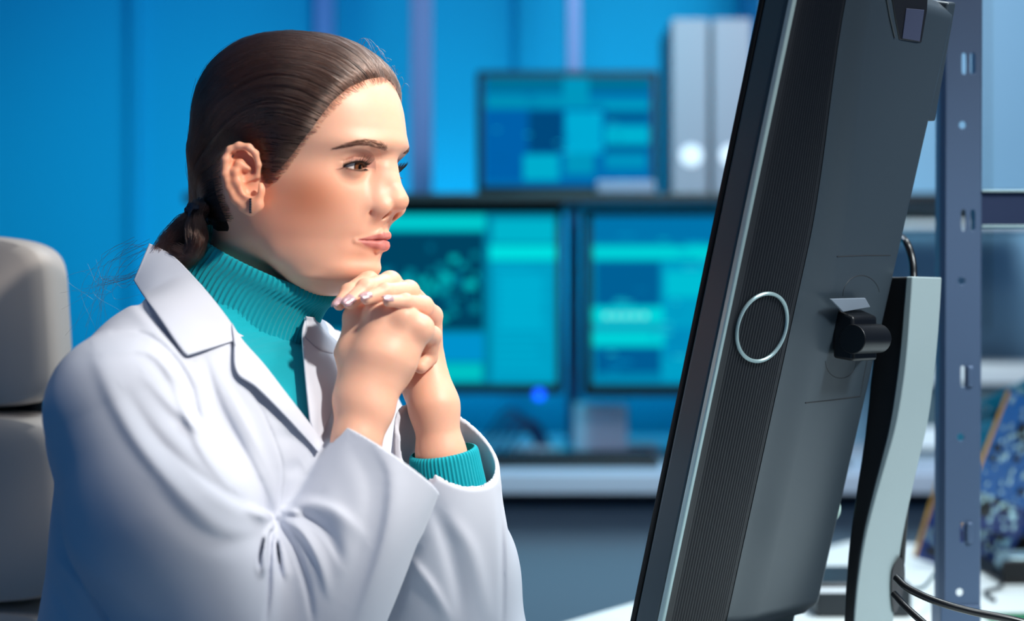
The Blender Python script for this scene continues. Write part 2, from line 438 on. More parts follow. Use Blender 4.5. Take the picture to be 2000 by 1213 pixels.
# ---------------- hands and forearms (pixel, pixel, depth, radius in px)
def hp(px, py, D, r): return (wp(px, py, D), r*D/FPX)
def H(*a): return [hp(*x) for x in a]
NH_WR, NH_EL = (706, 795, 1.322, 46), (630, 1290, 1.30, 62)
near_meta = [
    H((704, 770, 1.330, 40), (684, 690, 1.338, 27), (697, 622, 1.345, 24)),
    H((708, 775, 1.326, 40), (722, 690, 1.322, 28), (741, 610, 1.330, 25)),
    H((712, 778, 1.326, 40), (758, 695, 1.322, 27), (787, 622, 1.330, 25)),
    H((722, 780, 1.332, 38), (786, 705, 1.332, 25), (822, 643, 1.338, 23))]
near_fing = [
    H((697, 622, 1.345, 23), (706, 585, 1.375, 19), (722, 600, 1.395, 17)),
    H((741, 612, 1.330, 24), (752, 582, 1.368, 20), (770, 600, 1.392, 18)),
    H((787, 624, 1.332, 24), (812, 606, 1.368, 20), (826, 640, 1.392, 18)),
    H((822, 645, 1.338, 22), (844, 655, 1.366, 18), (838, 698, 1.378, 16), (822, 716, 1.366, 14))]
far_meta = [
    H((842, 790, 1.395, 38), (795, 680, 1.405, 26), (772, 585, 1.402, 22)),
    H((844, 790, 1.395, 38), (815, 680, 1.408, 26), (800, 588, 1.402, 22)),
    H((848, 790, 1.393, 38), (832, 690, 1.405, 26), (826, 604, 1.398, 22)),
    H((852, 790, 1.390, 36), (840, 700, 1.398, 25), (843, 618, 1.388, 21))]
far_fing = [
    H((772, 582, 1.400, 21), (718, 549, 1.378, 19), (682, 571, 1.352, 16.5), (663, 594, 1.338, 12.5)),
    H((800, 585, 1.398, 22), (762, 552, 1.362, 20.5), (715, 563, 1.331, 18.5), (683, 590, 1.316, 14)),
    H((826, 600, 1.392, 21), (798, 569, 1.356, 19.5), (752, 570, 1.324, 16), (716, 583, 1.309, 12.5)),
    H((843, 616, 1.384, 21), (826, 598, 1.356, 18.5), (792, 589, 1.322, 14.5), (758, 588, 1.308, 11))]
thumb_n = H((690, 760, 1.345, 22), (672, 690, 1.372, 18), (690, 640, 1.392, 15))
thumb_f = H((812, 770, 1.405, 22), (780, 700, 1.390, 18), (765, 650, 1.380, 15))
def hand_n(P):
    f = None
    for c in near_meta:
        g = chain(P, c, .008); f = g if f is None else smin(f, g, .018)
    f = smin(f, ellip(P, wp(745, 700, 1.345), (.030, .014, .034)), .012)
    f = smin(f, rcone(P, *[x[0] for x in H(NH_WR, (697, 858, 1.315, 45))], 46*1.32/FPX, 46*1.315/FPX), .014)
    f = smin(f, rcone(P, wp(697, 858, 1.315), wp(*NH_EL[:3]), 45*1.32/FPX, 66*1.3/FPX), .010)
    for c in near_fing: f = smin(f, chain(P, c, .003), .0045)
    # knuckles and tendons
    for a, b, D, r in ((697, 618, 1.345, 20), (741, 606, 1.326, 20), (788, 618, 1.324, 20), (824, 641, 1.330, 18)):
        f = smin(f, ellip(P, wp(a, b, D+.001), (.0085, .0092, .0085)), .010)
    f = smin(f, ellip(P, wp(735, 806, 1.321), (.010, .0135, .012)), .016)
    f = smin(f, chain(P, thumb_n, .004), .008)
    return f
def hand_f(P):
    f = None
    for c in far_meta:
        g = chain(P, c, .004); f = g if f is None else smin(f, g, .009)
    f = smin(f, rcone(P, wp(848, 795, 1.39), wp(862, 890, 1.39), 41*1.39/FPX, 46*1.39/FPX), .014)
    f = smin(f, rcone(P, wp(862, 890, 1.39), wp(900, 1260, 1.44), 46*1.39/FPX, 62*1.44/FPX), .010)
    f = smin(f, chain(P, thumb_f, .004), .008)
    g = None
    for c in far_fing:
        h_ = chain(P, c, .0035); g = h_ if g is None else smin(g, h_, .0010)
    for c in far_fing[:]:
        j, r = c[1]; g = smin(g, np.sqrt(((P-j)**2).sum(1))-r*1.07, .003)
        j, r = c[2]; g = smin(g, np.sqrt(((P-j)**2).sum(1))-r*1.04, .002)
    return smin(f, g, .004)
def hands_sdf(P):
    return smin(hand_n(P), hand_f(P), .0006)

# ---------------- torso, coat and sweater forms
def tor(P):            # torso form shared by sweater and coat
    f = smin(rcone(P, wp(262, 800, 1.285), wp(450, 742, 1.42), .058, .070), rcone(P, wp(450, 742, 1.42), wp(640, 775, 1.565), .070, .056), .03)
    f = smin(f, rcone(P, wp(335, 900, 1.345), wp(296, 1330, 1.36), .086, .090), .05)
    f = smin(f, rcone(P, wp(450, 900, 1.37), wp(345, 1330, 1.40), .092, .092), .05)
    f = smin(f, rcone(P, wp(545, 880, 1.45), wp(395, 1330, 1.48), .085, .088), .05)
    f = smin(f, rcone(P, wp(452, 640, 1.42), wp(450, 742, 1.42), .052, .075), .035)
    f = smin(f, rcone(P, wp(330, 720, 1.335), wp(430, 650, 1.41), .050, .045), .03)
    return f
def sleeve_n(P):
    u = chain(P, H((228, 800, 1.262, 141), (318, 1010, 1.255, 176), (500, 1370, 1.275, 165)), .02)
    return u
CN, CNR = wp(757, 905, 1.315), .052            # near cuff centre and radius
EN = wp(520, 1330, 1.285)
ax_n = (CN-EN)/np.linalg.norm(CN-EN)
CF = wp(868, 880, 1.392); EF = wp(880, 1330, 1.45); ax_f = (CF-EF)/np.linalg.norm(CF-EF)
def cutplane(P, pts, side):
    a, b, c = [np.asarray(x) for x in pts]; n = np.cross(b-a, c-a); n /= np.linalg.norm(n)
    if n@side < 0: n = -n
    return (P-a)@n
RIM_N = [wp(650, 826, 1.33), wp(866, 966, 1.30), wp(770, 925, 1.38)]
RIM_F = [wp(878, 796, 1.43), wp(972, 925, 1.39), wp(822, 893, 1.36)]
def ell_cone(P, a, b, ra, rb, wide, asp):     # tapered tube with an elliptical section
    ba = b-a; L = np.linalg.norm(ba); t = ba/L; w = np.asarray(wide)-t*(np.asarray(wide)@t); w /= np.linalg.norm(w); v = np.cross(t, w)
    q = P-a; s = np.clip(q@t/L, -.05, 1.25); R = ra+(rb-ra)*s
    return (np.sqrt((q@w/asp)**2+(q@v*1.0)**2)-R)*.85
WN = wp(864, 966, 1.30)-wp(655, 826, 1.33)
def fore_n(P):
    g = ell_cone(P, EN, CN, .064, .0455, WN, 1.16)
    g = smax(g, -((P-EN)@ax_n+.055), .02)
    g = smin(g, np.sqrt(((P-EN)**2).sum(1))-.066, .03)
    return g
def fore_f(P):
    g = ell_cone(P, EF, CF, .072, .0465, (1, 0, 0), 1.02)
    g = smax(g, -((P-EF)@ax_f+.05), .02)
    g = smin(g, chain(P, H((655, 790, 1.56, 110), (800, 1080, 1.50, 130), (885, 1330, 1.45, 150)), .03), .03)
    g = smin(g, np.sqrt(((P-wp(905, 1110, 1.46))**2).sum(1))-.049, .03)
    return g
# folds: pixel polyline, width px, height (+ ridge, - groove) mm, depth range
FOLDS = [   # (..., w on the left side of travel, w on the right side, mm, depth range)
    ([(222, 650), (285, 655), (335, 695), (372, 755), (392, 830), (430, 905)], 7, 6, -3.4, 1.0, 1.38),
    ([(205, 690), (280, 682), (328, 722), (358, 790), (395, 880), (450, 950)], 22, 10, 3.6, 1.0, 1.36),
    ([(235, 560), (290, 610), (335, 655), (375, 700)], 8, 14, -2.2, 1.0, 1.42),
    ([(250, 590), (300, 640), (350, 690), (390, 745)], 6, 16, 2.2, 1.0, 1.42),
    ([(185, 690), (222, 780), (275, 870), (350, 960), (430, 1035)], 26, 16, 4.5, 1.0, 1.32),
    ([(245, 770), (300, 850), (370, 920), (450, 975), (520, 1005)], 14, 26, -4.0, 1.0, 1.32),
    ([(285, 735), (350, 805), (430, 865), (495, 930), (535, 1000)], 20, 12, 4.2, 1.0, 1.36),
    ([(330, 735), (385, 810), (440, 880), (500, 940)], 9, 12, -2.6, 1.0, 1.36),
    ([(330, 890), (410, 960), (480, 1000), (530, 1018)], 14, 20, 3.8, 1.0, 1.32),
    ([(300, 960), (380, 1035), (450, 1060), (515, 1050)], 16, 28, -3.0, 1.0, 1.32),
    ([(400, 700), (425, 780), (465, 860), (505, 935), (532, 1000)], 7, 12, -3.2, 1.0, 1.42),
    ([(425, 715), (460, 790), (495, 860), (525, 930), (538, 990)], 10, 18, 2.8, 1.0, 1.42),
    ([(478, 728), (515, 810), (542, 875), (552, 925), (542, 1000)], 3.0, 3.0, -1.5, 1.0, 1.45),
    ([(500, 765), (535, 778)], 16, 16, -1.6, 1.0, 1.45), ([(535, 850), (575, 858)], 16, 16, -1.8, 1.0, 1.45),
    ([(555, 925), (590, 905)], 14, 14, -1.6, 1.0, 1.45), ([(570, 790), (608, 870), (596, 930)], 20, 20, 1.8, 1.0, 1.45),
    ([(560, 1000), (610, 985), (665, 1005), (710, 1050)], 12, 20, 3.6, 1.0, 1.32),
    ([(516, 1050), (508, 1085), (508, 1118)], 4, 4, -7.0, 1.0, 1.32), ([(540, 1055), (545, 1090), (551, 1130)], 4, 4, -8.0, 1.0, 1.32), ([(529, 1040), (527, 1090), (525, 1150), (518, 1213)], 5, 5, -6.0, 1.0, 1.32),
    ([(480, 985), (500, 1000), (528, 1020)], 8, 12, 4.0, 1.0, 1.32), ([(550, 1003), (572, 1000), (590, 1010)], 7, 10, 3.5, 1.0, 1.32),
    ([(556, 1006), (600, 1012), (640, 1045), (668, 1100)], 14, 8, -4.2, 1.0, 1.32),
    ([(553, 1014), (590, 1040), (622, 1095), (640, 1160)], 12, 8, 5.0, 1.0, 1.32),
    ([(552, 1030), (578, 1080), (598, 1140), (610, 1213)], 7, 6, -5.0, 1.0, 1.32),
    ([(735, 870), (765, 930), (755, 1040), (715, 1170), (700, 1213)], 26, 12, 3.2, 1.0, 1.33),
    ([(690, 870), (725, 960), (705, 1080), (670, 1180)], 28, 20, -2.6, 1.0, 1.33),
    ([(640, 960), (670, 1040), (665, 1130)], 20, 20, 2.0, 1.0, 1.33),
    ([(880, 1010), (925, 1080), (955, 1213)], 14, 18, 3.5, 1.34, 1.46), ([(848, 990), (880, 1080), (905, 1213)], 18, 14, -4.0, 1.34, 1.46),
    ([(975, 960), (980, 1060), (982, 1160), (980, 1230)], 6, 6, -3.0, 1.34, 1.55),
    ([(800, 1090), (845, 1150), (880, 1213)], 10, 16, 3.5, 1.3, 1.5), ([(820, 1060), (785, 1120), (760, 1213)], 14, 12, -4.0, 1.3, 1.5),
    ([(120, 1030), (170, 1100), (240, 1160), (320, 1220)], 24, 16, 3.0, 1.0, 1.25),
    ([(110, 1090), (160, 1150), (215, 1230)], 14, 10, 4.0, 1.25, 1.45), ([(100, 1120), (140, 1230)], 10, 14, -3.0, 1.25, 1.45),
    ([(180, 1170), (235, 1240)], 10, 14, -3.0, 1.25, 1.45),
    ([(640, 640), (655, 720), (660, 800)], 12, 12, 2.5, 1.3, 1.7), ([(668, 690), (652, 770), (655, 860)], 8, 10, -3.0, 1.3, 1.7)]
def folds(P, f):
    sel = np.abs(f) < .02
    if not sel.any(): return f
    p = P[sel]; px, py = pxof(p); D = p[:, 1]; out = np.zeros(len(p))
    for pts, wl_, wr_, amp, d0, d1 in FOLDS:
        b = spl(pts, 14) if len(pts) > 2 else np.array(pts, float); w = max(wl_, wr_); s = (px > b[:, 0].min()-3*w) & (px < b[:, 0].max()+3*w) & (py > b[:, 1].min()-3*w) & (py < b[:, 1].max()+3*w) & (D > d0) & (D < d1)
        if not s.any(): continue
        X = np.stack([px[s], py[s]], 1); best = np.full(len(X), 1e9); tt = np.zeros(len(X)); sg = np.zeros(len(X)); L = 0; seg = np.sqrt((np.diff(b, axis=0)**2).sum(1)); tot = seg.sum()
        for i in range(len(b)-1):
            v = b[i+1]-b[i]; t = np.clip((X-b[i])@v/(v@v), 0, 1); d = X-b[i]-t[:, None]*v; dd = (d*d).sum(1)
            u = dd < best; best[u] = dd[u]; sg[u] = (v[0]*d[:, 1]-v[1]*d[:, 0])[u]; tt[u] = (L+t[u]*seg[i])/tot; L += seg[i]
        env = np.sin(np.pi*np.clip(.04+.92*tt, 0, 1))**.8; ww = np.where(sg < 0, wl_, wr_)
        out[s] += amp*1e-3*env*np.exp(-best/(ww*ww))
    f = f.copy(); f[sel] -= out; return f
def wrink(P):
    x, y, z = P[:, 0], P[:, 1], P[:, 2]
    return .0008*np.sin(31*x+17*z+3*np.sin(23*y+19*x))+.0006*np.sin(57*z-35*x+2.5*np.sin(41*y))
def opening(P):        # V opening between the lapels: negative inside
    px, py = pxof(P)
    a = (px-445)*.86-(py-610)*.50; a = ((px-420)*(862-590)-(py-590)*(628-420))/np.hypot(272, 208)
    b = ((px-592)*(862-600)-(py-600)*(612-592))/np.hypot(262, 20)
    s = 1/2100.
    return np.maximum(-a*s, b*s)
def coat_body(P): return tor(P)-.010
def coat_solid(P):
    f = coat_body(P)
    f = smin(f, sleeve_n(P), .012)
    f = smin(f, fore_f(P), .010)
    return smin(f, fore_n(P), .012)
LOOPS = None
def loops(P):
    global LOOPS
    if LOOPS is None:
        LOOPS = []
        for pts, r0, r1 in (([(530, 1018), (518, 1050), (508, 1085), (507, 1112)], 5, 17), ([(539, 1020), (538, 1060), (545, 1095), (550, 1124)], 5, 18), ([(500, 1000), (518, 1008), (530, 1020)], 9, 6)):
            q = spl(pts, 16); D = march(lambda X: np.minimum(sleeve_n(X), fore_n(X)), q[:, 0], q[:, 1]); D = np.where(np.isnan(D), np.nanmedian(D), D)
            LOOPS.append([(wp(x, y, d+(r0+(r1-r0)*i/15)*.45*d/FPX), (r0+(r1-r0)*i/15)*d/FPX) for i, ((x, y), d) in enumerate(zip(q, D))])
    f = np.full(len(P), 1.0); lo_, hi_ = wp(480, 1160, 1.20), wp(620, 975, 1.20); s_ = (P[:, 0] > -.28) & (P[:, 0] < -.13) & (P[:, 2] > .88) & (P[:, 2] < 1.02)
    if s_.any():
        Q = P[s_]; g = None
        for c in LOOPS: h_ = chain(Q, c, 0); g = h_ if g is None else smin(g, h_, .001)
        f[s_] = g
    return f
def coat_sdf(P):
    t = coat_body(P)
    o = np.maximum(opening(P), P[:, 1]-1.75); t = smax(t, -np.maximum(o, -(tor(P)+.012)), .002)
    # hollow where the neck rises
    nk = rcone(P, wp(500, 520, 1.41), wp(440, 690, 1.425), .062, .058)
    t = smax(t, -nk, .004)
    kk_ = .003+.010*sstep(.97, 1.05, P[:, 2]); h_ = np.clip(.5+.5*(sleeve_n(P)-t)/kk_, 0, 1); sl_ = sleeve_n(P); f = sl_+(t-sl_)*h_-kk_*h_*(1-h_)
    fn = fore_n(P); ff = fore_f(P)
    th = .0038
    cn = cutplane(P, RIM_N, ax_n); cf = cutplane(P, RIM_F, ax_f)
    dn = -((P-CN)@ax_n); df = -((P-CF)@ax_f)
    f = smin(f, ff, .008); f = smin(f, fn, .010)
    f = smin(f, loops(P), .0030)
    f = folds(P, f)+wrink(P)
    h1 = np.maximum(np.maximum(fn+.0005, f+th), dn-.075); h2 = np.maximum(np.maximum(ff+.0005, f+th), df-.085)
    f = smax(f, -np.minimum(h1, h2), .0006)
    # trim everything beyond the rims
    zn = np.maximum(fn-.006, -cn); zf = np.maximum(ff-.006, -cf)
    f = np.where((dn < .09), smax(f, -zn, .0008), f)
    f = np.where((df < .12), smax(f, -zf, .0008), f)
    f = smax(f, np.where(P[:, 0] > -.205, .7512, .69)-P[:, 2], .002)
    return f

# ---------------------------------------------------------------- skin
def attr_col(me, name, colr):
    a = me.attributes.new(name, 'FLOAT_COLOR', 'POINT'); c = np.ones((len(me.vertices), 4), np.float32); c[:, :3] = colr
    a.data.foreach_set('color', c.ravel())
SKIN = np.array(lin((242, 186, 158))[:3]); LIP = np.array(lin((200, 112, 112))[:3]); BLUSH_SHADE = np.array(lin((238, 142, 98))[:3])
skin = mat('skin', (.8, .55, .45, 1), .46, spec=.42)
nt = skin.node_tree; b = nt.nodes['Principled BSDF']
a = nt.nodes.new('ShaderNodeAttribute'); a.attribute_name = 'tone'; nt.links.new(a.outputs['Color'], b.inputs['Base Color'])
b.inputs['Subsurface Weight'].default_value = .35; b.inputs['Subsurface Radius'].default_value = (1, .35, .18); b.inputs['Subsurface Scale'].default_value = .006
add_bump(skin, 900, .12, .0004)
def skin_tones(P):
    q = to_head(P); k = m(q); col = np.tile(SKIN, (len(P), 1))
    def mix(c, t): 
        nonlocal col
        t = np.clip(t, 0, 1)[:, None]; col = col*(1-t)+np.asarray(c)*t
    def g(c, r): d = (k-np.asarray(c))/np.asarray(r); return np.exp(-(d*d).sum(1))
    mix(BLUSH_SHADE, .80*g((.052, -.062, -.022), (.036, .03, .024))); mix(lin((214, 132, 104))[:3], .45*g((.030, -.06, -.050), (.04, .03, .022)))  # cheek blush and jaw tint, with warm shading of dim skin painted in
    mix(BLUSH_SHADE, .30*g(hl(797, 395), (.012, .014, .010))); mix(BLUSH_SHADE, .55*g(ear_pt(465, 345, 1), (.028, .014, .035)))
    ka, kb_ = pxof(from_head(k)); bp_ = spl([(752, 288), (742, 284), (724, 280), (706, 279), (690, 282), (672, 287), (656, 291)], 40)
    best = np.full(len(P), 1e9); wd_ = np.ones(len(P))
    for i_, (bx_, by_) in enumerate(bp_):
        d_ = np.hypot(ka-bx_, kb_-by_); u_ = d_ < best; best[u_] = d_[u_]; wd_[u_] = np.interp(i_/39, [0, .2, .6, 1], [5.5, 7, 5, 1.5])
    mix(lin((120, 78, 62))[:3], .38*sstep(1.0, .2, best/(wd_*1.25))*(q[:, 0] > .04))
    # lips
    zl = hl(752, 469)[2]; zc = hl(692, 469, -.025)[2]; yy = np.abs(q[:, 1]); t = np.clip(yy/.0245, 0, 1)
    zs = zl+(zc-zl)*t**1.5
    hu = .0062*(1-t**1.6)+.0012*np.exp(-((yy-.005)/.004)**2); hd = .0092*(1-t**2.2)
    dz = q[:, 2]-zs; w = sstep(.0009, -.0006, dz-hu)*sstep(.0009, -.0006, -dz-hd)*(yy < .0245)*(q[:, 0] > .055)
    mix(LIP, w*.80)
    # eyeshadow and lash line
    e = k-EYC[0]; r = np.sqrt((e*e).sum(1)); az = np.degrees(np.arctan2(-e[:, 1], e[:, 0])); el = np.degrees(np.arctan2(e[:, 2], np.hypot(e[:, 0], e[:, 1])))
    upc, loc = lid_curves(az); near = (r < .024)*(az > -50)*(az < 85)
    mix(lin((168, 104, 100))[:3], .55*near*sstep(34, 14, el-upc)*(el > upc)*sstep(80, 50, az))
    mix(lin((190, 120, 108))[:3], .30*near*sstep(14, 0, loc-el)*(el < loc)*sstep(75, 50, az))
    mix((.012, .008, .008), .92*near*(np.abs(el-upc-1) < 4.5)*(az > -33)*(az < 82)*(r < .0158))
    mix((.05, .03, .03), .5*near*(np.abs(el-loc) < 2.5)*(az > -20)*(az < 76)*(r < .0158))
    return col
person = empty('person', (-.33, 1.40, 0), 'person in a white lab coat and teal turtleneck leaning her chin on folded hands', 'person')
def organic(name, f, lo, hi, h, m_, parent, refine=0, tone=None, slack=1.2):
    P, Q = surf(f, lo, hi, h*QF, refine, slack)
    o = mesh_np(name, rel(P, parent), Q, m_, parent)
    if tone is not None: attr_col(o.data, 'tone', tone(P))
    return o, P
# body: head + neck, hands + forearms, trunk under the clothes, in one mesh
parts = []
lo = from_head([[-.11, 0, 0]])[0]
P1, Q1 = surf(head_sdf, H0+[-.15, -.17, -.165], H0+[.16, .15, .16], .0016*QF, 1)
P2, Q2 = surf(hands_sdf, wp(600, 1180, 1.30)-[.02, .06, 0], wp(930, 500, 1.42)+[0, .08, .0], .0016*QF, 1)
P3, Q3 = surf(lambda P: tor(P)+.02, np.array([-.52, 1.12, .60]), np.array([-.05, 1.75, 1.16]), .012, 0)
VV = np.vstack([P1, P2, P3]); QQ = np.vstack([Q1, Q2+len(P1), Q3+len(P1)+len(P2)])
body = mesh_np('body', rel(VV, person), QQ, skin, person)
attr_col(body.data, 'tone', np.vstack([skin_tones(P1), np.tile(SKIN, (len(P2)+len(P3), 1))]))

# eyes
def uvsphere(c, r, n=48, m_=32, ax=(1, 0, 0)):
    V = []; F = []
    for i in range(m_+1):
        for j in range(n):
            t = math.pi*i/m_; p = 2*math.pi*j/n; V.append((math.cos(t), math.sin(t)*math.cos(p), math.sin(t)*math.sin(p)))
    for i in range(m_):
        for j in range(n): F.append((i*n+j, i*n+(j+1) % n, (i+1)*n+(j+1) % n, (i+1)*n+j))
    return np.array(V), F
eyem = mat('eye', (.8, .78, .76, 1), .08, spec=.6)
nt = eyem.node_tree; b = nt.nodes['Principled BSDF']; a = nt.nodes.new('ShaderNodeAttribute'); a.attribute_name = 'tone'; nt.links.new(a.outputs['Color'], b.inputs['Base Color'])
for k_, ec in enumerate(EYC):
    V, F = uvsphere(0, 1, 96, 96)
    gz = math.radians(6)
    ang = np.degrees(np.arccos(np.clip(V[:, 0], -1, 1)))
    rr = EYR*(1+.045*np.exp(-(ang/22)**2))
    colr = np.tile(np.array([.72, .66, .64]), (len(V), 1))
    th = np.arctan2(V[:, 1], V[:, 2]); iris = np.array([.16, .055, .02])*(1+.5*np.sin(th*23)[:, None]*.6)
    colr[ang < 29] = iris[ang < 29]; colr[(ang > 26) & (ang < 30.5)] = (.03, .015, .01); colr[ang < 12] = (.003, .003, .003)
    L = V*rr[:, None]
    yaw = math.radians(-8); c_, s_ = math.cos(yaw), math.sin(yaw); L = np.stack([L[:, 0]*c_-L[:, 1]*s_, L[:, 0]*s_+L[:, 1]*c_, L[:, 2]], 1)
    p_ = math.radians(5); L = np.stack([L[:, 0]*math.cos(p_)+L[:, 2]*math.sin(p_), L[:, 1], -L[:, 0]*math.sin(p_)+L[:, 2]*math.cos(p_)], 1)
    me = bpy.data.meshes.new('eye'); me.from_pydata([tuple(v) for v in rel(from_head(L+ec), person)], [], F); me.update()
    o = link('eye', me, eyem, person); attr_col(me, 'tone', colr)

# ---------------------------------------------------------------- hair
hairm = bpy.data.materials.new('hair'); hairm.use_nodes = True; nt = hairm.node_tree; nt.nodes.clear()
hb = nt.nodes.new('ShaderNodeBsdfHairPrincipled'); hb.parametrization = 'COLOR'
ho = nt.nodes.new('ShaderNodeOutputMaterial'); nt.links.new(hb.outputs[0], ho.inputs[0])
for kk, vv in (('Color', (.060, .027, .018, 1)), ('Roughness', .24), ('Radial Roughness', .55), ('Random Roughness', .3), ('Random Color', .3)):
    if kk in hb.inputs: hb.inputs[kk].default_value = vv
capm = mat('hair_base', (.018, .009, .007, 1), .55, spec=.3)
HAIRLINE = np.array([(770, 150), (757, 166), (722, 172), (690, 186), (662, 210), (640, 236), (618, 262), (596, 285), (578, 312), (562, 335), (545, 352), (528, 362), (517, 352), (513, 330), (505, 300), (480, 275), (450, 280), (434, 300), (432, 340), (440, 380), (452, 410), (466, 440), (462, 470), (420, 470), (372, 440), (340, 300), (360, 100), (500, 0), (700, 0), (800, 90)], float)
def hair_in(px, py, poly=HAIRLINE):     # signed distance in px, positive inside
    X = np.stack([px, py], 1); best = np.full(len(X), 1e9); ins = np.zeros(len(X), bool); n = len(poly)
    for i in range(n):
        a = poly[i]; b_ = poly[(i+1) % n]; v = b_-a; t = np.clip((X-a)@v/(v@v), 0, 1); d = X-a-t[:, None]*v; best = np.minimum(best, (d*d).sum(1))
        c = ((a[1] > py) != (b_[1] > py)) & (px < (b_[0]-a[0])*(py-a[1])/(b_[1]-a[1]+1e-9)+a[0]); ins ^= c
    return np.where(ins, 1, -1)*np.sqrt(best)
def hair_t(q):      # hair thickness in metres over the skull
    k = m(q); px, py = pxof(from_head(k)); s = hair_in(px, py)
    return np.interp(s, [-24, -6, 0, 8, 34, 90], [-.0185, -.0028, .0004, .0018, .0062, .0078])+.0012*sstep(20, 90, s)*sstep(.085, -.01, q[:, 0])
TIE = hl(386, 414)
def hair_sdf(P, bunch=True):
    q = to_head(P); f = skull(q)
    nk = rcone(q, (-.026, 0, -.040), (-.044, 0, -.090), .048, .045); f = smin(f, nk, .009)
    f = f-hair_t(q)
    if bunch:
        g = rcone(q, TIE+[.040, 0, .035], TIE+[.006, 0, .002], .040, .012); f = smin(f, g, .03)
    return f
def hair_cap(P):
    f = hair_sdf(P); return f+.0034
def tail_shape(P):
    c = H((386, 414, 1.405, 13), (368, 450, 1.40, 25), (356, 484, 1.40, 33), (340, 520, 1.405, 26)); return chain(P, c, .01)
hair = organic('hair', hair_cap, H0+[-.15, -.15, -.13], H0+[.13, .15, .16], .0022, capm, person)[0]
hair['label'] = 'dark brown hair pulled back into a low ponytail'
def strands(name, S, r0, r1, parent, mat_=hairm):
    S = np.asarray(S); n, k, _ = S.shape
    hc = bpy.data.hair_curves.new(name); hc.add_curves([k]*n)
    pos = hc.attributes.get('position') or hc.attributes.new('position', 'FLOAT_VECTOR', 'POINT')
    pos.data.foreach_set('vector', rel(S.reshape(-1, 3), parent).astype(np.float32).ravel())
    ra = hc.attributes.get('radius') or hc.attributes.new('radius', 'FLOAT', 'POINT')
    ra.data.foreach_set('value', np.tile(np.linspace(r0, r1, k), n).astype(np.float32))
    o = bpy.data.objects.new(name, hc); C.objects.link(o); hc.materials.append(mat_); o.parent = parent; return o
def flow(n, lift):
    """strands combed from the hairline back to the tie, following the head"""
    u = RNG.random((n*7, 2)); px = 380+410*u[:, 0]; py = 50+420*u[:, 1]
    # roots on both sides, in head space, mirrored about the middle plane
    th = RNG.random(n*7)*math.pi*2; cz = RNG.random(n*7)*1.7-.7; R = np.sqrt(np.maximum(0, 1-np.minimum(cz, 1)**2))
    q = np.stack([np.cos(th)*R*.1, np.sin(th)*R*.08, .03+cz*.1], 1)
    P = from_head(q); P = project(hair_sdf, P, .05, 12)
    k = m(to_head(P)); a, b_ = pxof(from_head(k)); s = hair_in(a, b_)
    fl = (np.abs(hair_sdf(P)) < .002)
    w = np.where(s < 22, 1.0, .42); P = P[(s > 1.5) & fl & (RNG.random(len(P)) < w)][:n]
    K = 30; S = [P]; d_prev = None; L = RNG.uniform(.6, 1.0, len(P))
    T = from_head([TIE])[0]
    for i in range(K-1):
        q = to_head(P); to = T-P; dist = np.sqrt((to*to).sum(1)); d = to/(dist[:, None]+1e-6)
        x = q[:, 0]; wz = sstep(.0, .10, x)*1.15+.25*sstep(-.09, .02, x)
        back = from_head(np.tile([-1., 0, 0], (1, 1)))-H0
        v = d+np.array([0, 0, 1.])*(wz*sstep(.15, .02, q[:, 2]-0*.0+.0))[:, None]*.9+back*(.5*sstep(0, .1, x))[:, None]
        g = grad(hair_sdf, P); g /= np.sqrt((g*g).sum(1))[:, None]+1e-9
        v = v-g*(v*g).sum(1)[:, None]; v /= np.sqrt((v*v).sum(1))[:, None]+1e-9
        if d_prev is not None: v = .6*v+.4*d_prev; v /= np.sqrt((v*v).sum(1))[:, None]+1e-9
        d_prev = v; st = np.minimum(.0115, dist*.25+.0002)*L
        P = P+v*st[:, None]; P = project(hair_sdf, P, .004, 1); S.append(P)
    S = np.stack(S, 1)
    # lift off the surface a little, in locks
    q = to_head(S[:, 0]); lock = np.sin(q[:, 0]*310+2*np.sin(q[:, 2]*150))*np.sin(q[:, 2]*260+q[:, 1]*200)
    ka, kb_ = pxof(from_head(m(q))); edge = sstep(0, 45, hair_in(ka, kb_)); off = lift*RNG.random(len(S))*(.35+.65*edge)+.0012*lock*edge+.0002
    G = grad(hair_sdf, S.reshape(-1, 3)); G /= np.sqrt((G*G).sum(1))[:, None]+1e-9
    env = np.sin(np.linspace(.05, 1, K)*math.pi)**.5
    S = S+G.reshape(S.shape)*(off[:, None]*env)[:, :, None]
    jit = RNG.normal(0, .0004, S.shape)*np.array([0]+[1]*(K-1))[None, :, None]
    jit = np.cumsum(jit, 1)*.35; return S+jit
NS = int(19000/QF)
S = flow(NS, .0016); o = strands('hair_strands', S, .00013, .00009, hair); o['kind'] = 'stuff'
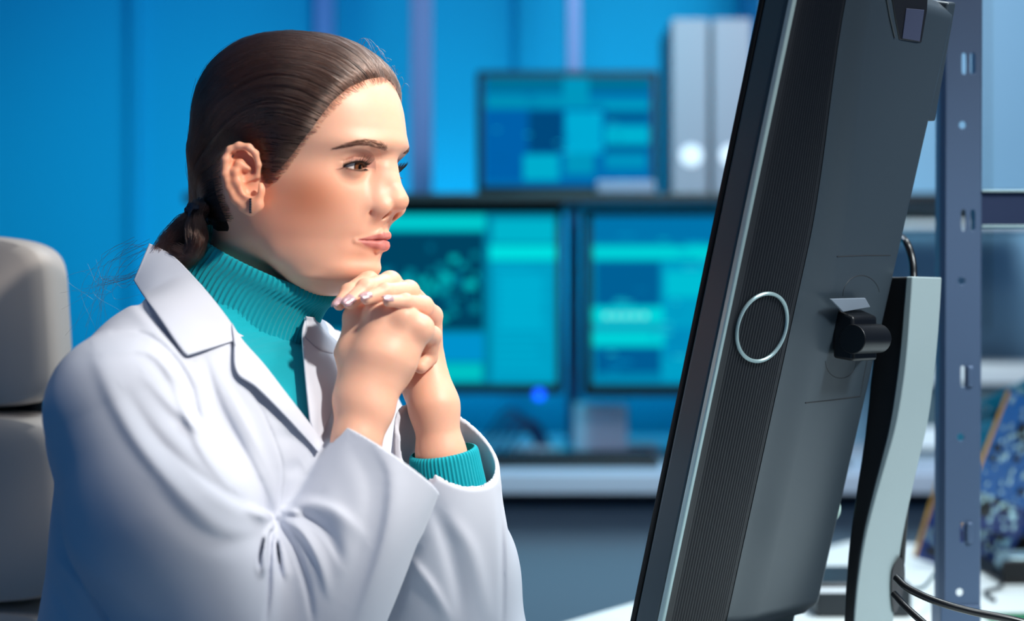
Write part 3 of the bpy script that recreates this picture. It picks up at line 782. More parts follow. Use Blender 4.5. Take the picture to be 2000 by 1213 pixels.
# ponytail
tie_w = from_head([TIE])[0]
def clump(path, n, spread, K=26, curl=0, end=.5):
    base = spl(path, K); S = np.zeros((n, K, 3)); t = np.linspace(0, 1, K)
    r = RNG.normal(0, 1, (n, 3)); r /= np.sqrt((r*r).sum(1))[:, None]; r *= RNG.random((n, 1))**.4
    env = np.interp(t, np.linspace(0, 1, len(spread)), spread)
    S[:] = base[None]+r[:, None, :]*env[None, :, None]
    S += np.cumsum(RNG.normal(0, .00025, S.shape), 1); return S
TP = lambda *a: [wp(*x) for x in a]
tl = [clump(TP((392, 405, 1.40), (384, 418, 1.40), (362, 440, 1.40), (340, 470, 1.40), (318, 498, 1.405), (300, 540, 1.415)), 1500, [.010, .006, .011, .013, .011, .008]),
      clump(TP((392, 408, 1.395), (384, 420, 1.39), (380, 450, 1.385), (383, 478, 1.383), (368, 500, 1.385), (345, 492, 1.39), (330, 500, 1.40)), 1400, [.009, .006, .009, .009, .008, .007, .005]),
      clump(TP((396, 408, 1.39), (388, 425, 1.385), (392, 460, 1.378), (384, 492, 1.378), (362, 512, 1.385), (340, 530, 1.395)), 900, [.007, .005, .007, .006, .006, .004])]
pony = strands('ponytail', np.vstack(tl), .00016, .0001, hair); pony['kind'] = 'stuff'
wl = []
for i in range(16):
    e0 = wp(360+RNG.normal(0, 6), 470, 1.40); e1 = wp(270, 535+RNG.normal(0, 5), 1.42); e2 = wp(205+RNG.normal(0, 12), 553+RNG.normal(0, 5), 1.43); e3 = wp(170+RNG.normal(0, 25), 580+RNG.normal(0, 40), 1.44)
    wl.append(spl([e0, e1, e2, e3], 16))
for i in range(16):
    x0, y0 = 300+RNG.normal(0, 20), 470+RNG.normal(0, 10)
    wl.append(spl([wp(x0, y0, 1.41), wp(x0-60, y0+30+RNG.normal(0, 20), 1.42), wp(x0-100+RNG.normal(0, 20), y0+80+RNG.normal(0, 30), 1.43), wp(x0-110+RNG.normal(0, 40), y0+150+RNG.normal(0, 40), 1.43)], 16))
for i in range(14):     # flyaways round the crown and nape
    a = RNG.uniform(150, 400); x0 = 384+RNG.normal(0, 3); wl.append(spl([wp(x0, a, 1.42), wp(x0-9-RNG.random()*8, a+50, 1.42), wp(x0-3+RNG.normal(0, 6), a+110, 1.42), wp(388, 405, 1.41)], 16))
for i in range(16):
    a = RNG.uniform(0, 1); x0 = 690+95*a; y0 = 78+95*a**1.6; wl.append(spl([wp(x0, y0+4, 1.40), wp(x0+5+RNG.random()*7, y0-4-RNG.random()*7, 1.40), wp(x0+14+RNG.normal(0, 5), y0+RNG.normal(2, 6), 1.40), wp(x0+18+RNG.normal(0, 8), y0+14+RNG.normal(0, 8), 1.40)], 16))
wl = strands('stray_hairs', np.array(wl), .00012, .00005, hair); wl['kind'] = 'stuff'
tiem = mat('hair_tie', (.012, .03, .06, 1), .6)
mb = MB()
for i in range(3):
    ax = np.array(wp(372, 440, 1.4)-wp(396, 395, 1.4)); ax /= np.linalg.norm(ax); u = np.cross(ax, [0, 1, 0]); u /= np.linalg.norm(u); v = np.cross(ax, u)
    c0 = wp(385+(i-1)*4.5, 413-(i-1)*6, 1.40)
    mb.tube([c0+(.0085*math.cos(t)*u+.0085*math.sin(t)*v)+ax*.0015*math.sin(2*t+i) for t in np.linspace(0, 2*math.pi, 33)], .0024, 8)
mb.tube(TP((388, 405, 1.385), (376, 404, 1.383), (371, 412, 1.383), (370, 422, 1.384)), [.002, .0024, .002, .0012], 8)
mb.build('hair_tie', tiem, hair)

# brows and lashes
browm = mat('brow_hair', (.085, .042, .028, 1), .7, spec=.2)
lashm = mat('lash_hair', (.006, .005, .006, 1), .4)
fh = lambda P: head_sdf(P, False)
def brow(side):
    pts = spl([(756, 291), (742, 284), (724, 279), (706, 278), (690, 281), (672, 286), (654, 290)], 60); ys = np.linspace(-.010, -.052, 60); Q0 = []; DD = []
    for i in range(60):
        t = i/59; wd = np.interp(t, [0, .15, .5, .8, 1], [5.6, 7.4, 6.0, 3.2, 1.0])
        for j in range(int(np.interp(t, [0, .1, .6, 1], [4, 7, 6, 3]))):
            Q0.append((pts[i][0]+RNG.uniform(-1, 1), pts[i][1]+RNG.uniform(-1, 1)*wd))
            up = np.interp(t, [0, .12, .3, 1], [.9, .4, .1, -.35])+RNG.normal(0, .12)
            d = np.array([-.45, side*.75, up]); DD.append(d/np.linalg.norm(d)*RNG.uniform(.0035, .0055))
    Q0 = np.array(Q0); P0 = to_head(wp(Q0[:, 0], Q0[:, 1], march(fh, Q0[:, 0], Q0[:, 1], 1.2))); DD = np.array(DD)
    P0[:, 1] = np.abs(P0[:, 1])*side
    pp = P0[:, None]+np.linspace(0, 1, 5)[None, :, None]*DD[:, None]; sh = pp.shape
    pp = project(fh, from_head(pp.reshape(-1, 3)), .01, 4); g = grad(fh, pp); g /= np.sqrt((g*g).sum(1))[:, None]
    return (pp+g*np.tile(np.linspace(0, .0005, 5), sh[0])[:, None]).reshape(sh)
for sd in (-1, 1):
    o = strands('eyebrow', np.array(brow(sd)), .00009, .00003, person, browm); o['kind'] = 'stuff'
def lashes(sd):
    S = []
    for up_ in (1, 0):
        for az in np.linspace(-24, 76, 76 if up_ else 46):
            az = az+RNG.normal(0, .6); u, l = lid_curves(np.array([az])); el = u[0]+.5 if up_ else l[0]-.5
            e = math.radians(el); a = math.radians(az); d = np.array([math.cos(e)*math.cos(a), -math.cos(e)*math.sin(a), math.sin(e)])
            p = d*(EYR+.0020); ln = (.0085 if up_ else .0038)*RNG.uniform(.75, 1.1)
            t = np.linspace(0, 1, 7)[:, None]; out = d*.9+np.array([.35, -.15*math.sin(a)*3, 0]); out /= np.linalg.norm(out)
            z = np.array([0, 0, 1.]); path = p+out*ln*t+z*ln*((-.25*t+.75*t*t) if up_ else (-.15*t-.25*t*t))
            S.append((EYC[0]+path)*[1, -sd, 1])
    return [from_head(s) for s in S]
for sd in (1, -1):
    o = strands('eyelashes', np.array(lashes(sd)), .00021, .00004, person, lashm); o['kind'] = 'stuff'

# earring: small bar of black stones
mb = MB(); gm = mat('black_stone', (.01, .01, .012, 1), .1, spec=.8); sm = mat('silver', (.6, .6, .62, 1), .25, 1)
E0 = from_head([ear_pt(491, 388, .55)])[0]+np.array([0, -.0035, 0])
er = mb
er.tube([E0+np.array([0, .0015, -.001]), E0+np.array([0, -.0005, .0]), E0+np.array([.0, -.0006, -.0130])], .0011, 8)
ear_o = er.build('earring', sm, person)
mb = MB()
for i in range(6):
    c0 = E0+np.array([0, -.0012, -.0008-i*.0023]); mb.box(c0-[.0011, .0008, .0008], c0+[.0011, .0008, .0008])
mb.build('stone_row', gm, ear_o, bevel=.0003)

# nails
nailm = mat('nail_polish', lin((196, 150, 158)), .18, spec=.8, metal=.25); tint_noise(nailm, 1500, lin((176, 126, 138)), lin((240, 215, 215)), .4, .66)
for i, c in enumerate(far_fing):
    tip, r = c[3]; prev = c[2][0]; ax = tip-prev; ax /= np.linalg.norm(ax)
    nrm = [np.array([-.45, -.85, .25]), np.array([-.1, -.95, .3]), np.array([-.12, -.80, .60]), np.array([-.1, -.80, .60])][i]
    nrm = nrm-ax*(nrm@ax); nrm /= np.linalg.norm(nrm); sdv = np.cross(nrm, ax)
    V = []; F = []; NU, NV = 14, 12; Lh = r*1.30; wd = r*.80
    for u in range(NU+1):
        for v in range(NV+1):
            s = -1+2*u/NU; t = -1+2*v/NV
            wl_ = wd*(1-abs(s)**3.2*(.55 if s > 0 else .30)); a = t*1.05
            V.append(tip+ax*(s*Lh+r*.25)+sdv*math.sin(a)/math.sin(1.05)*wl_+nrm*(r*1.0*(math.cos(a*.9)*.93+.10)-abs(s)**2*.0009))
    for u in range(NU):
        for v in range(NV): a = u*(NV+1)+v; F.append((a, a+1, a+NV+2, a+NV+1))
    me = bpy.data.meshes.new('fingernail'); me.from_pydata([tuple(x) for x in rel(V, person)], [], F); me.update()
    o = link('fingernail', me, nailm, person); s_ = o.modifiers.new('s', 'SOLIDIFY'); s_.thickness = .0007; s_.offset = 0

# ---------------------------------------------------------------- sweater
knit = mat('teal_knit', lin((0, 165, 180)), .85, spec=.25); knit.node_tree.nodes['Principled BSDF'].inputs['Sheen Weight'].default_value = .15
add_bump(knit, 1500, .5, .0006)
def swe(P):
    nk = rcone(P, wp(500, 560, 1.42), wp(460, 690, 1.43), .030, .040)
    px, py = pxof(P)
    return smin(tor(P)+.0025+.014*sstep(700, 640, py), nk, .02)+.0009*np.sin(px*.10+py*.45)*sstep(760, 640, py)
sweater = organic('turtleneck_sweater', swe, np.array([-.52, 1.12, .62]), np.array([-.05, 1.75, 1.19]), .004, knit, person)[0]
# folded ribbed collar
def ribbed(name, rings, nrib, amp, parent, K=720, vd=0, vn=0):
    """rings: (centre, half axis a, half axis b) along the tube"""
    V = []; n = len(rings)
    th = np.linspace(0, 2*math.pi, K, endpoint=False)
    for i, (c, a, b, tw) in enumerate(rings):
        t = th+tw
        e = np.cos(t)[:, None]*a+np.sin(t)[:, None]*b
        s = amp*(1-np.abs(np.sin(t*nrib/2))**1.5*1.6)
        nrm = np.cos(t)[:, None]*a/np.linalg.norm(a)+np.sin(t)[:, None]*b/np.linalg.norm(b); nrm /= np.linalg.norm(nrm, axis=1)[:, None]
        dd = vd*(np.sin(3*t+i*vn)+.6*np.sin(5*t-i*vn*1.3)) if vd else 0
        V.append(c+e+nrm*(s+dd)[:, None] if vd else c+e+nrm*s[:, None])
    V = np.concatenate(V); idx = np.arange(K)
    Q = np.concatenate([np.stack([i*K+idx, i*K+(idx+1) % K, (i+1)*K+(idx+1) % K, (i+1)*K+idx], 1) for i in range(n-1)])
    return mesh_np(name, rel(V, parent), Q, knit, parent)
def ring(back, front, depth, lat, tilt=0):     # back/front given as px on the middle plane
    B = from_head([hl(*back)])[0]; Fp = from_head([hl(*front)])[0]; c = (B+Fp)/2; a = (Fp-B)/2
    latv = np.array([SN, CS, 0])*lat; c = c+np.array([0, 0, 0]); return c, a, latv
keys = [  # (back px, front px, lateral half width)
    ((395, 452), (612, 582), .050), ((396, 440), (628, 580), .054), ((392, 432), (640, 570), .0575), ((382, 432), (646, 578), .0600), ((372, 446), (642, 592), .0615),
    ((362, 470), (622, 606), .0630), ((350, 505), (606, 632), .0655), ((340, 565), (597, 658), .069), ((350, 628), (592, 684), .072), ((356, 634), (584, 686), .070), ((370, 600), (578, 664), .064)]
kb = np.array([k_[0] for k_ in keys], float); kf = np.array([k_[1] for k_ in keys], float); kl = np.array([k_[2] for k_ in keys])[:, None]
K_ = 64; kb = spl(kb, K_); kf = spl(kf, K_); kl = spl(kl, K_)
rings = [(*ring(kb[i], kf[i], 0, kl[i][0]), .10*math.sin(i*.05)) for i in range(K_)]
col = ribbed('folded_collar', rings, 96, .0010, sweater, 1344, .0005, .03)
# right forearm cuff
A0, A1 = wp(858, 872, 1.39), wp(872, 960, 1.395); t = (A1-A0)/np.linalg.norm(A1-A0); ua = np.cross(t, [0, 1, 0]); ua /= np.linalg.norm(ua); va = np.cross(t, ua)
rr = [(-.0010, .0285), (.000, .0300), (.0012, .0308), (.005, .0315), (.02, .0325), (.04, .034), (.09, .037)]
rings = [(wp(866, 882, 1.392)+t*s+np.array([.0, 0, 0]), ua*r_, va*r_*1.0, 0) for s, r_ in rr]
ribbed('sleeve_cuff', rings, 56, .0007, sweater, 640)

# ---------------------------------------------------------------- lab coat
cloth = mat('white_cotton', lin((206, 211, 223)), .8, spec=.2); cloth.node_tree.nodes['Principled BSDF'].inputs['Sheen Weight'].default_value = .1
add_bump(cloth, 2600, .10, .0003)
coat = organic('lab_coat', coat_sdf, np.array([-.53, 1.12, .68]), np.array([.05, 1.75, 1.17]), 0.0019, cloth, person, 0)[0]
coat['label'] = 'white cotton lab coat'
base_f = lambda P: np.minimum(coat_solid(P), rcone(P, wp(520, 520, 1.41), wp(455, 640, 1.42), .060, .062))
def sheet(name, top, bot, off, dep=None, n=60, k=24, th=.0016, puff=.0, rows=None, parent=coat, edge=.0, m_=cloth):
    """cloth piece between two edges given as (px, py, depth or None, lift mm)"""
    def fill(pts):
        out = []
        for p in pts: out.append((p[0], p[1], p[2] if len(p) > 2 and p[2] is not None else np.nan, p[3] if len(p) > 3 else off))
        return np.array(out, float)
    T = fill(top); B = fill(bot)
    def sp(A): return np.concatenate([spl(A[:, :2], n), np.interp(np.linspace(0, 1, n), np.linspace(0, 1, len(A)), A[:, 3])[:, None]], 1)
    def dp(A):
        if np.isnan(A[:, 2]).all(): return np.full(n, np.nan)
        s = np.linspace(0, 1, len(A)); g = ~np.isnan(A[:, 2]); return np.interp(np.linspace(0, 1, n), s[g], A[g, 2])
    t_, b_ = sp(T), sp(B); td, bd = dp(T), dp(B)
    v = np.linspace(0, 1, k)[:, None]
    X = t_[:, 0]*(1-v)+b_[:, 0]*v; Y = t_[:, 1]*(1-v)+b_[:, 1]*v; L = (t_[:, 2]*(1-v)+b_[:, 2]*v)/1000
    D = march(base_f, X, Y).reshape(k, n)-L
    if not np.isnan(td).all():
        De = td*(1-v)+bd*v; D = np.where(np.isnan(D), De, np.minimum(D, De))
    else:
        D = np.where(np.isnan(D), np.nanmedian(D), D)
    for _ in range(6):
        E = np.pad(D, 1, 'edge'); D = .4*D+.15*(E[:-2, 1:-1]+E[2:, 1:-1]+E[1:-1, :-2]+E[1:-1, 2:])
    D = D-puff*np.sin(np.pi*v)
    P = wp(X, Y, D).reshape(-1, 3); I = np.arange(k*n).reshape(k, n)
    Q = np.stack([I[:-1, :-1], I[:-1, 1:], I[1:, 1:], I[1:, :-1]], -1).reshape(-1, 4)
    o = mesh_np(name, rel(P, parent), Q, m_, parent); s = o.modifiers.new('s', 'SOLIDIFY'); s.thickness = th; s.offset = 0
    return o
# collar (near side): top fold line -> outer edge
sheet('collar', [(292, 476, 1.405, 4), (338, 500, 1.385, 4), (385, 548, 1.360, 4), (428, 600, 1.352, 4), (456, 640, 1.348, 4), (463, 664, 1.345, 4)],
      [(262, 548, 1.385, 5), (285, 585, 1.36, 5), (312, 622, 1.34, 6), (338, 660, 1.325, 6), (357, 686, 1.32, 7), (366, 694, 1.32, 7)], 5, n=90, k=40, puff=.002)
sheet('collar', [(366, 694, 1.320, 7), (400, 678, 1.32, 8), (430, 670, 1.325, 8), (463, 664, 1.335, 6)],
      [(364, 690, 1.320, 7), (398, 674, 1.32, 8), (430, 664, 1.325, 8), (462, 655, 1.335, 6)], 5, n=40, k=4) if False else None
# collar stand turned away behind
sheet('collar_stand', [(292, 476, 1.405, 4), (330, 492, 1.41, 4), (352, 512, 1.405, 3)], [(318, 520, 1.40, 3), (345, 530, 1.40, 3), (368, 532, 1.40, 2)], 3, n=30, k=10)
# near lapel: inner roll line -> outer edge
sheet('lapel', [(452, 632, 1.352, 6), (476, 668, 1.352, 6), (515, 712, None, 6), (558, 768, None, 6), (600, 822, None, 5), (632, 866, None, 4)],
      [(459, 664, 1.345, 9), (462, 726, None, 10), (500, 756, None, 10), (545, 800, None, 9), (588, 846, None, 8), (622, 884, None, 6)], 6, n=80, k=24, puff=.001)
sheet('lapel', [(598, 618, 1.47, 4), (590, 650, 1.46, 5), (594, 710, None, 6), (600, 770, None, 6), (606, 826, None, 5)],
      [(640, 650, 1.50, 4), (652, 700, 1.49, 5), (662, 760, None, 6), (645, 810, None, 5), (622, 862, None, 4)], 5, n=60, k=20)
sheet('collar', [(598, 618, 1.475, 6), (622, 622, 1.49, 6), (645, 636, 1.505, 6), (668, 664, 1.52, 6)],
      [(595, 660, 1.465, 7), (620, 682, 1.475, 8), (640, 690, 1.48, 8), (668, 694, 1.50, 7)], 6, n=40, k=16)

# ================================================================ ROOM
def px_box(mb, x0, x1, y0, y1, D, depth, fr=None):     # box whose front face shows between these edges
    a = wp(x0, y1, D); b_ = wp(x1, y0, D); mb.box((a[0], D, a[2]), (b_[0], D+depth, b_[2])); return mb
floorm = mat('floor_vinyl', lin((60, 70, 80)), .5)
mb = MB(); mb.box((-3.2, -1.5, -.05), (3.4, 4.6, 0)); tag(mb.build('floor', floorm, smooth=False), kind='structure')
bluew = mat('blue_wall_paint', lin((8, 156, 200)), .75, spec=.15)
mb = MB(); mb.box((-3.2, 4.5, 0), (3.4, 4.6, 3.0)); tag(mb.build('wall_back', bluew, smooth=False), kind='structure')
for i, (x, w) in enumerate(((-1.66, .03), (-1.10, .015), (-.545, .05), (.02, .01))):
    mb = MB(); mb.box((x-w/2, 4.46, 0), (x+w/2, 4.5, 3.0)); tag(mb.build('trim_%d' % (i+1), bluew if i != 2 else mat('pale_trim', lin((90, 140, 200)), .6), smooth=False), kind='structure')

# far desk, shelf and what stands on them
grey = mat('desk_edge_grey', lin((170, 185, 205)), .5); dark = mat('dark_plastic', lin((18, 26, 32)), .45); panel = mat('blue_grey_panel', lin((120, 150, 172)), .5)
DT = .799
t = empty('far_desk', (.2, 3.6, 0), 'long grey workbench at the back holding the two lower screens', 'desk')
mb = MB(); mb.box((-1.3, 3.3, DT-.044), (1.5, 4.35, DT)); mb.build('worktop', grey, t, bevel=.004)
mb = MB(); mb.box((-1.28, 3.37, .04), (1.48, 3.40, DT-.075)); mb.build('front_panel', panel, t)
mb = MB(); mb.box((-1.28, 3.36, DT-.075), (1.48, 4.2, DT-.044)); mb.build('under_top_shadow', dark, t)  # dark strip standing in for the shadow gap under the worktop
for x in (-1.25, 1.45):
    mb = MB(); mb.box((x-.03, 3.42, 0), (x+.03, 4.2, DT-.075)); mb.build('leg', dark, t)
SH = 1.418
t = empty('shelf', (.3, 3.7, SH), 'black shelf above the two lower screens, carrying the upper screen and binders', 'shelf')
mb = MB(); mb.box((-.75, 3.5, SH-.02), (1.3, 3.95, SH)); mb.build('shelf_board', dark, t, bevel=.002)
postm = mat('lavender_steel', lin((90, 95, 140)), .45, .3)
for x0, x1, dd in ((802, 843, 3.97), (1108, 1134, 4.0), (1500, 1530, 3.97)):
    mb = MB(); a = wp(x0, 0, dd)[0]; b_ = wp(x1, 0, dd)[0]; mb.box((a, dd, DT), (b_, dd+.04, 2.6)); tag(mb.build('trim_5', postm, bevel=.003), kind='structure')  # steel uprights of the shelf, built as structure
scr_m = bpy.data.materials.new('screen_glow'); scr_m.use_nodes = True; nt = scr_m.node_tree; nt.nodes.clear()
e = nt.nodes.new('ShaderNodeEmission'); a = nt.nodes.new('ShaderNodeAttribute'); a.attribute_name = 'tone'; e.inputs[1].default_value = 1.0
o_ = nt.nodes.new('ShaderNodeOutputMaterial'); nt.links.new(a.outputs['Color'], e.inputs[0]); nt.links.new(e.outputs[0], o_.inputs[0])
bez = mat('black_bezel', lin((6, 12, 16)), .5, spec=.2)
def screen(label, bx, sx, D, base, rects, foot, noise=0):
    x0, x1, y0, y1 = bx; c = wp((x0+x1)/2, y1, D)
    t = empty('computer_monitor', (c[0], D+.03, foot), label, 'monitor', 'glowing screens at the back')
    mb = MB(); a = wp(x0, y1, D); b_ = wp(x1, y0, D); mb.box((a[0], D, a[2]), (b_[0], D+.05, b_[2])); mb.build('housing', bez, t, bevel=.008)
    cx = (a[0]+b_[0])/2
    mb = MB(); mb.box((cx-.03, D+.05, foot+.01), (cx+.03, D+.09, a[2]+.12)); mb.box((cx-.12, D-.02, foot), (cx+.12, D+.18, foot+.012)); mb.build('stand', bez, t, bevel=.004)
    V = []; F = []; col = []
    def rc(r, c_, k):
        (p0, p1, q0, q1) = r; dd = D-.0012-k*.0002
        n = len(V); V.extend([wp(p0, q1, dd), wp(p1, q1, dd), wp(p1, q0, dd), wp(p0, q0, dd)]); F.append((n, n+1, n+2, n+3)); col.extend([lin(c_)[:3]]*4)
    rc(sx, base, 0)
    for k, (r, c_) in enumerate(rects): rc(r, c_, k+1)
    me = bpy.data.meshes.new('display'); me.from_pydata([tuple(v) for v in rel(V, t)], [], F); me.update()
    o = link('display', me, scr_m, t, smooth=False); attr_col(me, 'tone', np.array(col)); return t
rr = random.Random(3)
R1 = [((950, 1268, 152, 178), (0, 112, 150)), ((1100, 1150, 152, 212), (0, 150, 190)), ((950, 1100, 184, 212), (0, 142, 182)), ((1150, 1268, 190, 212), (0, 140, 185)), ((948, 1030, 216, 352), (0, 96, 170)),
      ((1032, 1100, 216, 298), (0, 72, 125)), ((1022, 1092, 302, 352), (0, 172, 205)), ((1104, 1176, 218, 300), (0, 170, 212)), ((1104, 1160, 300, 340), (0, 150, 190)), ((1182, 1268, 202, 214), (0, 160, 200)), ((1182, 1268, 216, 240), (0, 98, 150)),
      ((1182, 1268, 246, 282), (0, 176, 208)), ((1182, 1268, 286, 296), (0, 90, 140)), ((1182, 1262, 300, 330), (0, 145, 190))]
for i in range(16): x = rr.uniform(955, 1250); y = rr.uniform(156, 350); R1.append(((x, x+rr.uniform(6, 22), y, y+2.5), rr.choice([(0, 150, 200), (0, 90, 150), (30, 190, 220)])))
screen('upper glowing screen on the black shelf, behind her face', (930, 1287, 137, 376), (944, 1273, 150, 364), 3.6, (0, 108, 175), R1, SH)
R2 = [((606, 948, 420, 450), (0, 200, 205)), ((606, 945, 454, 645), (0, 66, 96)), ((962, 1084, 428, 474), (0, 180, 205)), ((956, 1086, 479, 508), (0, 222, 225)), ((960, 1085, 511, 748), (0, 160, 198)),
      ((606, 945, 652, 706), (0, 146, 204)), ((606, 942, 710, 744), (0, 192, 196)), ((978, 1060, 540, 640), (0, 172, 208))]
for i in range(70): x = rr.gauss(880, 32) if i > 25 else rr.gauss(800, 50); y = rr.gauss(560, 32); w = rr.uniform(6, 22); R2.append(((max(x, 612), min(x+w, 935), max(y, 490), min(y+w*.8, 640)), rr.choice([(0, 130, 150), (0, 160, 175), (0, 185, 190), (0, 100, 130)])))
for i in range(14): y = 520+i*15; R2.append(((970, 970+rr.uniform(50, 105), y, y+4), (0, 176, 212)))
screen('lower glowing screen with a dark teal map, beside her folded hands', (596, 1100, 398, 770), (606, 1087, 417, 751), 3.56, (0, 130, 165), R2, DT)
R3 = [((1158, 1640, 422, 474), (0, 116, 172)), ((1158, 1640, 480, 507), (0, 208, 216)), ((1164, 1288, 512, 596), (0, 96, 150)), ((1292, 1640, 512, 745), (0, 158, 198)), ((1156, 1296, 599, 632), (0, 210, 218)), ((1156, 1290, 633, 644), (20, 160, 190)),
      ((1156, 1296, 646, 676), (0, 208, 216)), ((1164, 1290, 680, 728), (0, 92, 148)), ((1300, 1390, 530, 580), (0, 190, 212)), ((1300, 1390, 640, 700), (0, 142, 190))]
for i in range(30): x = rr.uniform(1165, 1390); y = rr.uniform(430, 740); R3.append(((x, x+rr.uniform(8, 40), y, y+3), rr.choice([(0, 150, 200), (0, 120, 170), (40, 210, 225), (0, 190, 210)])))
for i in range(5): x = 1180+i*18; R3.append(((x, x+12, 612, 622), (120, 235, 235)))
screen('lower glowing screen partly hidden behind the big black monitor', (1140, 1660, 408, 775), (1156, 1644, 422, 752), 3.56, (0, 132, 175), R3, DT)
# power light
tag(MB().add(*(lambda V, F: (V*.014+wp(1053, 771, 3.54), F))(*uvsphere(0, 1, 20, 12))).build('power_light', emis('blue_led', lin((20, 90, 255)), 2.2)), 'small round glowing blue light under the left lower screen', 'light')
# binders
bm_ = mat('grey_binder', lin((122, 116, 130)), .6); wc = mat('white_label', lin((225, 205, 215)), .5)
for i, (x0, x1, cx, lab) in enumerate(((1310, 1386, 1350, 'grey ring binder on the shelf, next to the upper screen'), (1390, 1470, 1428, 'grey ring binder on the shelf, cut by the edge of the big monitor'))):
    D = 3.58; c = wp((x0+x1)/2, 400, D); t = empty('ring_binder', (c[0], D+.1, SH), lab, 'binder', 'binders on the shelf')
    mb = MB(); a = wp(x0+2, 36, D); b_ = wp(x1-2, 400, D); mb.box((a[0], D, SH), (b_[0], D+.28, a[2])); mb.build('cover', bm_, t, bevel=.004)
    mb = MB(); c2 = wp(cx, 304, D-.001); mb.tube([c2, c2-[0, .002, 0]], .026, 28); mb.build('finger_ring', wc, t)
mb = MB(); px_box(mb, 1165, 1280, 378, 404, 3.52, .05); tag(mb.build('small_grey_box', mat('mauve_grey', lin((110, 112, 135)), .6), bevel=.006), 'small mauve grey box on the shelf, under the upper screen', 'box')
bpy.data.objects['small_grey_box'].location.z += SH-wp(1165, 404, 3.52)[2]
# desk things
mb = MB(); c = wp(1172, 880, 3.72); mb.box((c[0]-.062, 3.72, DT), (c[0]+.066, 3.84, DT+.122)); tag(mb.build('white_box', mat('white_card', lin((205, 212, 235)), .6), bevel=.004), 'white box on the far desk, below the gap between the lower screens', 'box')
def keyboard(x0, x1, D, lab):
    a = wp(x0, 0, D)[0]; b_ = wp(x1, 0, D)[0]; t = empty('keyboard', ((a+b_)/2, D, DT), lab, 'keyboard', 'keyboards on the far desk')
    mb = MB(); mb.box((a, D, DT), (b_, D+.115, DT+.022)); mb.build('key_tray', dark, t, bevel=.004)
    mb = MB(); n = 15
    for i in range(n):
        for j in range(5): w = (b_-a-.02)/n; mb.box((a+.01+i*w+.001, D+.006+j*.021, DT+.022), (a+.01+(i+1)*w-.002, D+.025+j*.021, DT+.030))
    mb.build('key_block', bez, t)
keyboard(955, 1290, 3.42, 'black keyboard at the front of the far desk, right of her sleeve')
keyboard(1330, 1660, 3.42, 'black keyboard on the far desk, behind the big monitor')
pm = mat('paper', lin((215, 222, 235)), .7)
for i, (x0, x1, D, h_, lab) in enumerate(((1000, 1100, 3.72, .012, 'pale stack of papers on the far desk, left of the white box'), (1228, 1290, 3.80, .022, 'pale stack of papers on the far desk, right of the white box'))):
    mb = MB(); a = wp(x0, 0, D)[0]; b_ = wp(x1, 0, D)[0]
    for k in range(5): j = rr.uniform(-.008, .008); mb.box((a+j, D+j, DT+k*h_/5), (b_+j, D+.16+j, DT+(k+.9)*h_/5))
    tag(mb.build('paper_stack', pm, smooth=False), lab, 'papers', 'papers on the far desk')
mb = MB()
for i in range(5): mb.tube(spl([wp(925+i*18, 885, 3.8)*[1, 1, 0]+[0, 0, DT+.01], wp(950+i*22, 850-i*6, 3.82), wp(1000+i*14, 800+i*9, 3.85), wp(1050+i*6, 868, 3.85)*[1, 1, 0]+[0, 0, DT+.01]], 24), .004, 6)
tag(mb.build('cable_bundle', mat('blue_cable', lin((20, 60, 110)), .5)), 'tangle of dark blue cables on the far desk under the left screen', 'cables')

# grey cabinets on the right
cabm = mat('cabinet_blue_grey', lin((120, 165, 195)), .5); whm = mat('white_trim', lin((235, 240, 245)), .4)
t = empty('storage_cabinet', (1.35, 4.2, 0), 'tall blue grey storage cabinet behind the steel rack', 'cabinet')
CZ = wp(0, 420, 4.0)[2]
mb = MB(); mb.box((.66, 4.05, DT), (2.4, 4.4, CZ-.02)); mb.build('lower_carcass', cabm, t)
mb = MB(); mb.box((.66, 4.05, CZ+.02), (2.4, 4.4, 2.7)); mb.build('upper_carcass', cabm, t)
mb = MB(); mb.box((.66, 4.03, CZ+.008), (2.4, 4.4, CZ+.022)); mb.box((.66, 4.03, CZ-.03), (2.4, 4.4, CZ-.016)); mb.build('edge_strip', whm, t)
mb = MB(); mb.box((.66, 4.06, CZ-.016), (2.4, 4.4, CZ+.008)); mb.build('gap_liner', mat('dark_green', lin((0, 30, 25)), .5), t)
for x in (1.25, 1.83):
    mb = MB(); mb.box((x-.002, 4.044, DT+.3), (x+.002, 4.052, 2.6)); mb.build('door_joint', dark, t)
t = empty('instrument_case', (1.2, 3.8, DT), 'bright metal instrument case on the bench behind the circuit boards', 'case')
mb = MB(); a = wp(1915, 750, 3.7); mb.box((.95, 3.7, DT), (1.7, 4.0, a[2]+.001)); mb.build('housing', mat('case_grey', lin((70, 90, 100)), .5), t)
mb = MB(); mb.box((.94, 3.68, a[2]), (1.7, 4.0, wp(0, 712, 3.7)[2])); mb.build('lid', mat('brushed_white', lin((215, 222, 226)), .3, .2), t, bevel=.005)
mb = MB(); mb.box((.97, 3.69, DT+.02), (1.2, 3.7, DT+.07)); mb.build('front_plate', whm, t)

# ================================================================ near desk
whd = mat('white_laminate', lin((236, 246, 245)), .25)
t = empty('desk', (.5, 1.8, 0), 'white desk her elbows rest on, in front of the monitor', 'desk')
poly = [(-.205, .9), (1.5, .9), (1.5, 2.46), (.58, 2.66), (-.12, 1.723), (-.205, 1.60)]
mb = MB(); mb.prism(poly, .722, .75, lambda a, b, c: (a, b, c)); mb.build('tabletop', whd, t, bevel=.003)
for x, y in ((-.12, .98), (1.4, .98), (1.4, 2.3), (.55, 2.45)):
    mb = MB(); mb.box((x-.025, y-.025, 0), (x+.025, y+.025, .722)); mb.build('leg', dark, t, bevel=.003)

